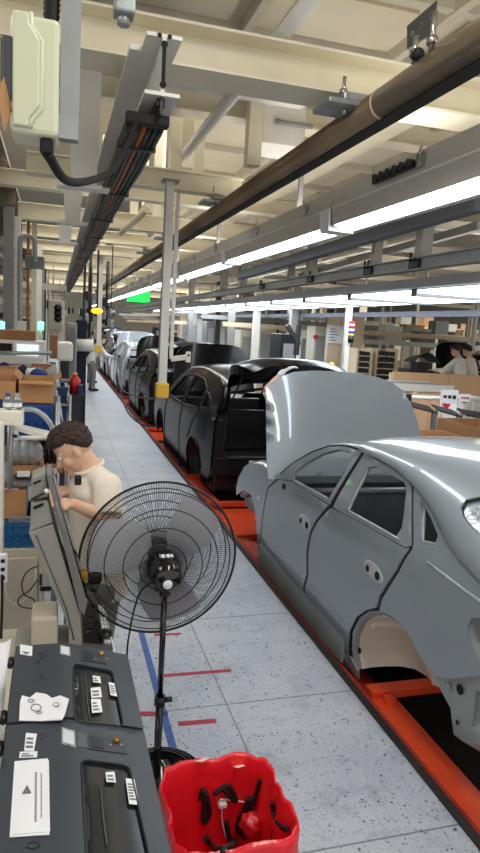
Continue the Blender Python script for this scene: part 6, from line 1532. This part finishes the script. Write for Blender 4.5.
# ================================================================== people
def capsule(mb, p, q, r0, r1, n=10):
    mb.tube([p, q], r0, n, rs=[r0, r1]); mb.ball(p, r0, n, 8); mb.ball(q, r1, n, 8)
def remeshed(mb, name, material, parent, voxel, smooth=3):
    o = mb.build(name, material, parent)
    m = o.modifiers.new('remesh', 'REMESH'); m.mode = 'VOXEL'; m.voxel_size = voxel; m.use_smooth_shade = True
    s = o.modifiers.new('smooth', 'SMOOTH'); s.iterations = smooth; s.factor = .5
    return o
def hand(mb, wrist, tip_dir, palm_n, side, s=1.0, curl=.5):
    """palm with four unequal bent fingers and a thumb leaving its side"""
    d = Vector(tip_dir).normalized(); n = Vector(palm_n); n = (n-d*n.dot(d)).normalized(); b = d.cross(n)*side
    w = Vector(wrist); pc = w+d*.045*s
    for k in (-1, 0, 1): capsule(mb, w+b*.014*k*s, w+d*.085*s+b*.023*k*s, .0155*s, .0125*s, 8)
    for k, L in enumerate((.066, .076, .071, .055)):
        a = w+d*.085*s+b*(-.030+.020*k)*s
        d1 = (d+n*curl*.5+b*(-.10+.07*k)).normalized(); d2 = (d+n*curl*1.3).normalized(); d3 = (d*.7+n*curl*2.0).normalized()
        p1 = a+d1*L*.45*s; p2 = p1+d2*L*.32*s; p3 = p2+d3*L*.24*s
        capsule(mb, a-d*.012*s, p1, .0092*s, .0085*s, 7); capsule(mb, p1, p2, .0085*s, .0078*s, 7); capsule(mb, p2, p3, .0078*s, .0066*s, 7)
    t0 = w+d*.022*s-b*.024*s; t1 = t0+(d*.6-b*.75+n*.25).normalized()*.036*s; t2 = t1+(d*.9-b*.25+n*.35).normalized()*.028*s
    capsule(mb, t0, t1, .0115*s, .0098*s, 8); capsule(mb, t1, t2, .0098*s, .0082*s, 8)
def person(label, J, hair='hair', top='shirt', legs='trousers', voxel=.007, s=1.0, sleeve=.92, cap=None, shoes='black', gloves=None, detail=True, hands=True):
    """J: pelvis, chest, neck, head, fwd (face direction), up (head up), shoulders, elbows, wrists, hand_dirs, hips, knees, ankles (pairs)"""
    q = thing('person', label, 'person', (J['pelvis'].x, J['pelvis'].y, min(a.z for a in J['ankles'])-.08))
    f = J['fwd'].normalized(); u = J['up']; u = (u-f*u.dot(f)).normalized(); l = u.cross(f); H = J['head']
    hs = J.get('hs', s)
    def hp(a, b, c): return H+(f*a+l*b+u*c)*hs
    body = MB()
    R = Matrix((l, f, u)).transposed()
    R4 = R.to_4x4()
    body.ball(hp(-.012, 0, .022), .093*hs, 20, 14, (.80, 1.04, 1.02), R4); body.ball(hp(.022, 0, -.045), .066*hs, 18, 12, (.86, 1.0, 1.0), R4)
    body.ball(hp(.070, 0, -.098), .024*hs, 10, 8)
    capsule(body, hp(.084, 0, .0), hp(.104, 0, -.036), .0085*hs, .0135*hs, 8)
    for sg in (-1, 1):
        body.ball(hp(-.006, .078*sg, -.020), .024*hs, 10, 8, (.35, .75, 1.25), R4); body.ball(hp(.068, .033*sg, .012), .02*hs, 10, 8, (1.2, .6, .5), R4); body.ball(hp(.058, .040*sg, -.035), .024*hs, 10, 8)
    capsule(body, hp(.088, -.014, -.067), hp(.088, .014, -.067), .0085*hs, .0085*hs, 8)
    capsule(body, hp(-.015, 0, -.06), J['neck'], .052*s, .056*s, 12); capsule(body, J['neck'], J['chest'], .07*s, .10*s, 12); capsule(body, J['chest'], J['pelvis'], .10*s, .10*s, 12)
    for i in (0, 1):
        capsule(body, J['neck'].lerp(J['shoulders'][i], .3), J['shoulders'][i], .05*s, .05*s); capsule(body, J['shoulders'][i], J['elbows'][i], .046*s, .038*s); capsule(body, J['elbows'][i], J['wrists'][i], .039*s, .026*s)
        if hands and not gloves: hand(body, J['wrists'][i], J['hand_dirs'][i], J.get('palm', Vector((0, 0, -1))), (-1 if i == 0 else 1), s)
        capsule(body, J['hips'][i], J['knees'][i], .075*s, .05*s); capsule(body, J['knees'][i], J['ankles'][i], .048*s, .034*s)
    b = remeshed(body, 'body', M['skin'], q, voxel, 2)
    if detail:
        for sg in (-1, 1):
            e = MB().ball(hp(.0765, .032*sg, .0), .0125*hs, 10, 8).build('eye', M['paper'], q); MB().ball(hp(.0870, .032*sg, -.002), .0055*hs, 8, 6).build('pupil', M['black'], e)
            MB().tube([hp(.086, (.018+.03*t)*sg, .019+.004*math.sin(t*PI)) for t in np.linspace(0, 1, 5)], .0036*hs, 5).build('eyebrow', M['hair'], q)
        MB().tube([hp(.0955, -.02, -.068), hp(.0975, 0, -.067), hp(.0955, .02, -.068)], .0028*hs, 5).build('mouth', M['red_rail'], q)
    hm = MB(); hm.ball((0, 0, 0), 1, 40, 28)
    for v in hm.v:
        d = v.copy(); side, fr, up_ = d.x, d.y, d.z
        line = .26 if fr > .3 else (.34-(.3-fr)*1.3 if fr > -.5 else -.70)
        w = max(0, min(1, (up_-line)/.16+.3)); tex = .03*math.sin(d.x*23+d.y*17)*math.sin(d.z*21+d.x*9)+.018*math.sin(40*d.y+23*d.x)
        rr_ = (.082+w*(.021+tex*.16+.022*max(0, fr)*max(0, up_+.3)))*hs
        v.xyz = hp(-.012+fr*rr_*1.08, side*rr_*.90, .026+up_*rr_*1.04)
    if detail and cap is None:
        rt = random.Random(4)
        for k in range(150):
            a_ = rt.uniform(-PI, PI); e_ = rt.uniform(.15, 1.25); d = Vector((math.sin(a_)*math.cos(e_), math.cos(a_)*math.cos(e_), math.sin(e_)))
            if d.z < .5-.5*max(0, .3-d.y)*1.3: continue
            rr_ = .100*hs; p0 = hp(-.012+d.y*rr_*1.05, d.x*rr_*.9, .026+d.z*rr_)
            fl_ = f*(.024+.014*rt.random())*(.5+max(0, d.y+.3)*.8)+u*(.012-.03*max(0, d.y-.2))+l*rt.uniform(-.012, .012)
            hm.tube([p0-fl_*.35, p0+fl_*.35+u*.006, p0+fl_], .010, 6, rs=[.011, .0085, .0015])
    hm.build('hair' if cap is None else 'cap', M[hair] if cap is None else M[cap], q)
    # shirt: torso, shoulders, short sleeves, collar, pocket
    sm = MB(); fl = J.get('bfwd', f); fl = Vector((fl.x, fl.y, 0)).normalized(); lat = Vector((-fl.y, fl.x, 0))
    def ell(c, a, b_, seg=26): return [c+fl*a*math.cos(t)+lat*b_*math.sin(t) for t in np.linspace(0, 2*PI, seg+1)[:-1]]
    pe, ch, ne = J['pelvis'], J['chest'], J['neck']
    rows = [ell(pe-Vector((0, 0, .08*s)), .02, .03), ell(pe-Vector((0, 0, .09*s)), .128*s, .175*s), ell(pe+Vector((0, 0, .04*s)), .125*s, .17*s), ell(pe.lerp(ch, .55), .128*s, .170*s), ell(ch, .130*s, .185*s), ell(ch.lerp(ne, .55), .112*s, .178*s), ell(ch.lerp(ne, .86), .078*s, .115*s), ell(ne+Vector((0, 0, .006)), .052*s, .06*s), ell(ne, .01, .01)]
    sm.grid(rows[1:-1], True, True); n_ = len(sm.v); sm.f.append(list(range(26))[::-1]); sm.sm.append(False); sm.f.append(list(range(n_-26, n_))); sm.sm.append(False)
    for i in (0, 1):
        sh_, el = J['shoulders'][i], J['elbows'][i]; e2 = sh_.lerp(el, sleeve)
        sm.ball(sh_, .068*s, 14, 10); sm.tube([sh_, sh_.lerp(el, sleeve*.5), e2], .07*s, 16, rs=[.070*s, .066*s, .062*s]); capsule(sm, ne.lerp(sh_, .4), sh_, .055*s, .064*s, 12)
        if sleeve > 1: capsule(sm, el, J['wrists'][i].lerp(el, .12), .056*s, .042*s, 12)
    sm_o = remeshed(sm, 'shirt', M[top], q, max(.008, voxel), 3)
    if detail:
        ring_ = [ne+fl*(.066*s*math.cos(t)+.01)+lat*.072*s*math.sin(t)+Vector((0, 0, .014-.028*math.cos(t)*s)) for t in np.linspace(.35, 2*PI-.35, 22)]
        MB().tube(ring_, .0125*s, 8).build('collar', M[top], sm_o)
    lm = MB()
    for i in (0, 1): capsule(lm, J['hips'][i], J['knees'][i], .094*s, .068*s, 14); lm.tube([J['knees'][i], J['ankles'][i]], .068*s, 14, rs=[.068*s, .058*s]); lm.ball(J['knees'][i], .068*s, 12, 8)
    capsule(lm, pe-lat*.06*s, pe+lat*.06*s, .108*s, .108*s, 14)
    remeshed(lm, 'trousers', M[legs], q, .012, 3)
    for i in (0, 1):
        a = J['ankles'][i]; mb = MB(); capsule(mb, a+Vector((0, 0, -.035))-fl*.03*s, a+fl*.15*s+Vector((0, 0, -.045)), .042*s, .036*s, 12)
        mb.box(0, 0, 0, 0, 0, 0) if False else None
        remeshed(mb, 'shoe', M[shoes], q, .01, 2)
    if gloves:
        for i in (0, 1):
            gm = MB(); hand(gm, J['wrists'][i], J['hand_dirs'][i], J.get('palm', Vector((0, 0, -1))), (-1 if i == 0 else 1), s*1.12); capsule(gm, J['wrists'][i], J['wrists'][i].lerp(J['elbows'][i], .16), .032*s, .036*s)
            remeshed(gm, 'glove', M[gloves], q, .006, 2)
    return q
# ---- worker at the terminal
YW = 3.0
Pw = lambda px, py, Y=YW: P(px, py, Y=Y)
pel = Pw(101, 572, 3.02); ch_ = Pw(97, 511, 3.0); nk = Pw(89.5, 470, 2.99); hd = Pw(72.5, 448, 2.98)
J = dict(pelvis=pel, chest=ch_, neck=nk, head=hd, fwd=Vector((-.80, -.08, -.58)), up=Vector((-.5, 0, .86)), bfwd=Vector((-1, -.22, 0)),
         shoulders=(Pw(107, 487, 2.85), Pw(84, 486, 3.14)), elbows=(Pw(108, 518, 2.78), Pw(86, 505, 3.12)), wrists=(Pw(73.5, 504, 2.80), Pw(70, 489.5, 3.02)),
         hand_dirs=(Vector((-1, .0, .15)), Vector((-.8, -.6, -.05))), palm=Vector((-.2, .3, -1)), hs=.93,
         hips=(pel+Vector((.0, -.09, -.04)), pel+Vector((.0, .09, -.04))), knees=(Vector((pel.x-.01, 2.94, .46)), Vector((pel.x-.01, 3.12, .46))), ankles=(Vector((pel.x+.02, 2.93, .085)), Vector((pel.x+.02, 3.13, .085))))
wk = person('dark-haired person in a cream short-sleeved shirt leaning over the tilted terminal', J, voxel=.006)
p = Pw(78, 480, 2.83); q2 = [o for o in wk.children if o.name.startswith('shirt')][0]
MB().rbox(p.x, p.y, p.z, .03, .03, .045, .008).build('shoulder_clip', M['black'], q2)
# ---- people by the far white post
def stander(x, y, zg, face, bend=0.0, reach=.4):
    f = Vector((math.cos(face), math.sin(face), 0)); l = Vector((-f.y, f.x, 0)); G = Vector((x, y, zg)); up = Vector((0, 0, 1))
    pel = G+up*.88-f*.08*bend; ax = (up*math.cos(bend)+f*math.sin(bend)); ch = pel+ax*.33; nk_ = pel+ax*.52; hd_ = nk_+(ax+f*.25).normalized()*.165
    sh = (ch+ax*.13-l*.17*-1, ch+ax*.13-l*.17)
    sh = (ch+ax*.12-l*.165, ch+ax*.12+l*.165)
    el = tuple(a-up*.22+f*.14*(1+reach) for a in sh); wr = tuple(a+f*.22+up*(-.10+.15*reach) for a in el)
    return dict(pelvis=pel, chest=ch, neck=nk_, head=hd_, fwd=(f-up*.25-up*bend*.4), up=ax, bfwd=f, shoulders=sh, elbows=el, wrists=wr, hand_dirs=(f, f), hips=(pel-l*.085-up*.04, pel+l*.085-up*.04), knees=(G-l*.09+up*.46+f*.03, G+l*.09+up*.46+f*.03), ankles=(G-l*.10+up*.08, G+l*.10+up*.08))
g = P(102, 391, Z=0)
person('person in a white jacket bending to the white car by the far post', stander(g.x-.30, g.y, 0, .2, .45, .2), top='white_steel', sleeve=1.3, voxel=.012, detail=False)
g = P(91, 383, Z=0)
person('person in a dark top and grey trousers standing left of the far white post', stander(g.x, g.y, 0, .9, .15, .5), top='cloth_blue', sleeve=1.3, voxel=.012, detail=False)
# ---- worker hidden behind the raised bonnet, one gloved hand up
Yh = 6.72; JJ = stander(2.56, Yh+.02, -.10, -1.5, .4, .3)
gl = P(287, 369, Y=6.62)
JJ['shoulders'] = (Vector((2.40, Yh-.06, 1.12)), Vector((2.72, Yh-.06, 1.12))); JJ['elbows'] = (P(263, 393, Y=6.6), JJ['elbows'][1]); JJ['wrists'] = (P(283, 372, Y=6.6), JJ['wrists'][1]); JJ['hand_dirs'] = (Vector((.8, -.1, .5)), JJ['hand_dirs'][1])
JJ['elbows'] = (P(266.5, 389, Y=6.58), JJ['elbows'][1])
person('person working behind the raised grey bonnet with a white glove held up', JJ, voxel=.010, gloves='paper', detail=True)
# ---- two workers by the second line
for px, Y, lab, tp in ((462, 11.6, 'person in white working by the dark cars at the far right', 'white_steel'), (473, 12.0, 'person in a pinkish white shirt right of the person in white', 'shirt')):
    g = P(px, 372, Y=Y); person(lab, stander(g.x, Y, .30, 2.2, .25, .6), top=tp, sleeve=1.3, voxel=.012, detail=False)

g = P(467, 372, Y=11.8); single('duckboard', MB().box(g.x-.8, g.x+.8, 11.3, 12.4, 0, .295, .01), M['tan'], 'low wooden platform under the two people in white at the far right', 'platform')
# ================================================================== light
w = bpy.data.worlds.new('hall_light'); SC.world = w; w.use_nodes = True
bg = w.node_tree.nodes['Background']; bg.inputs[0].default_value = (1.0, .97, .93, 1); bg.inputs[1].default_value = .85
def area(name, loc, sx, sy, energy, col=(1, .97, .92), rot=(0, 0, 0)):
    l = bpy.data.lights.new(name, 'AREA'); l.shape = 'RECTANGLE'; l.size = sx; l.size_y = sy; l.energy = energy; l.color = col
    o = bpy.data.objects.new(name, l); COL.objects.link(o); o.location = loc; o.rotation_euler = rot; return o
for i, y in enumerate((10, 18, 28, 38, 50)): area('upper_fill_light', (3, y, 8.5), 8, 3, 700)  # added area lights brightening the beams and far hall, no fixtures there
for i, (x, y) in enumerate(((14, 8), (14, 18), (14, 30), (22, 14))): area('upper_fill_light', (x, y, 8.0), 6, 4, 600)
for nme, x, z in (('ceiling_fill_light', 2.25, 3.16), ('ceiling_fill_light', 4.4, 2.66)): area(nme, (x, 16, z), .3, 28, 120, (1, .96, .9), (PI, 0, 0))  # added upward fill for the ceiling, not part of the light fixtures
area('unseen_bench_light', (-2.2, 3.0, 4.0), 1.2, 3, 60)  # area light out of view, no fixture modelled
area('unseen_aisle_light', (1.0, 1.0, 4.1), .3, 3.5, 60)  # unseen area light above the near aisle, without a fixture
SC.view_settings.view_transform = 'Standard'; SC.view_settings.look = 'None'
SC.view_settings.exposure = 0.0; SC.view_settings.gamma = 1.0; SC.view_settings.use_curve_mapping = False
SC.cycles.max_bounces = 6; SC.cycles.diffuse_bounces = 3; SC.cycles.glossy_bounces = 3; SC.cycles.sample_clamp_indirect = 6.0
SC.cycles.use_denoising = True
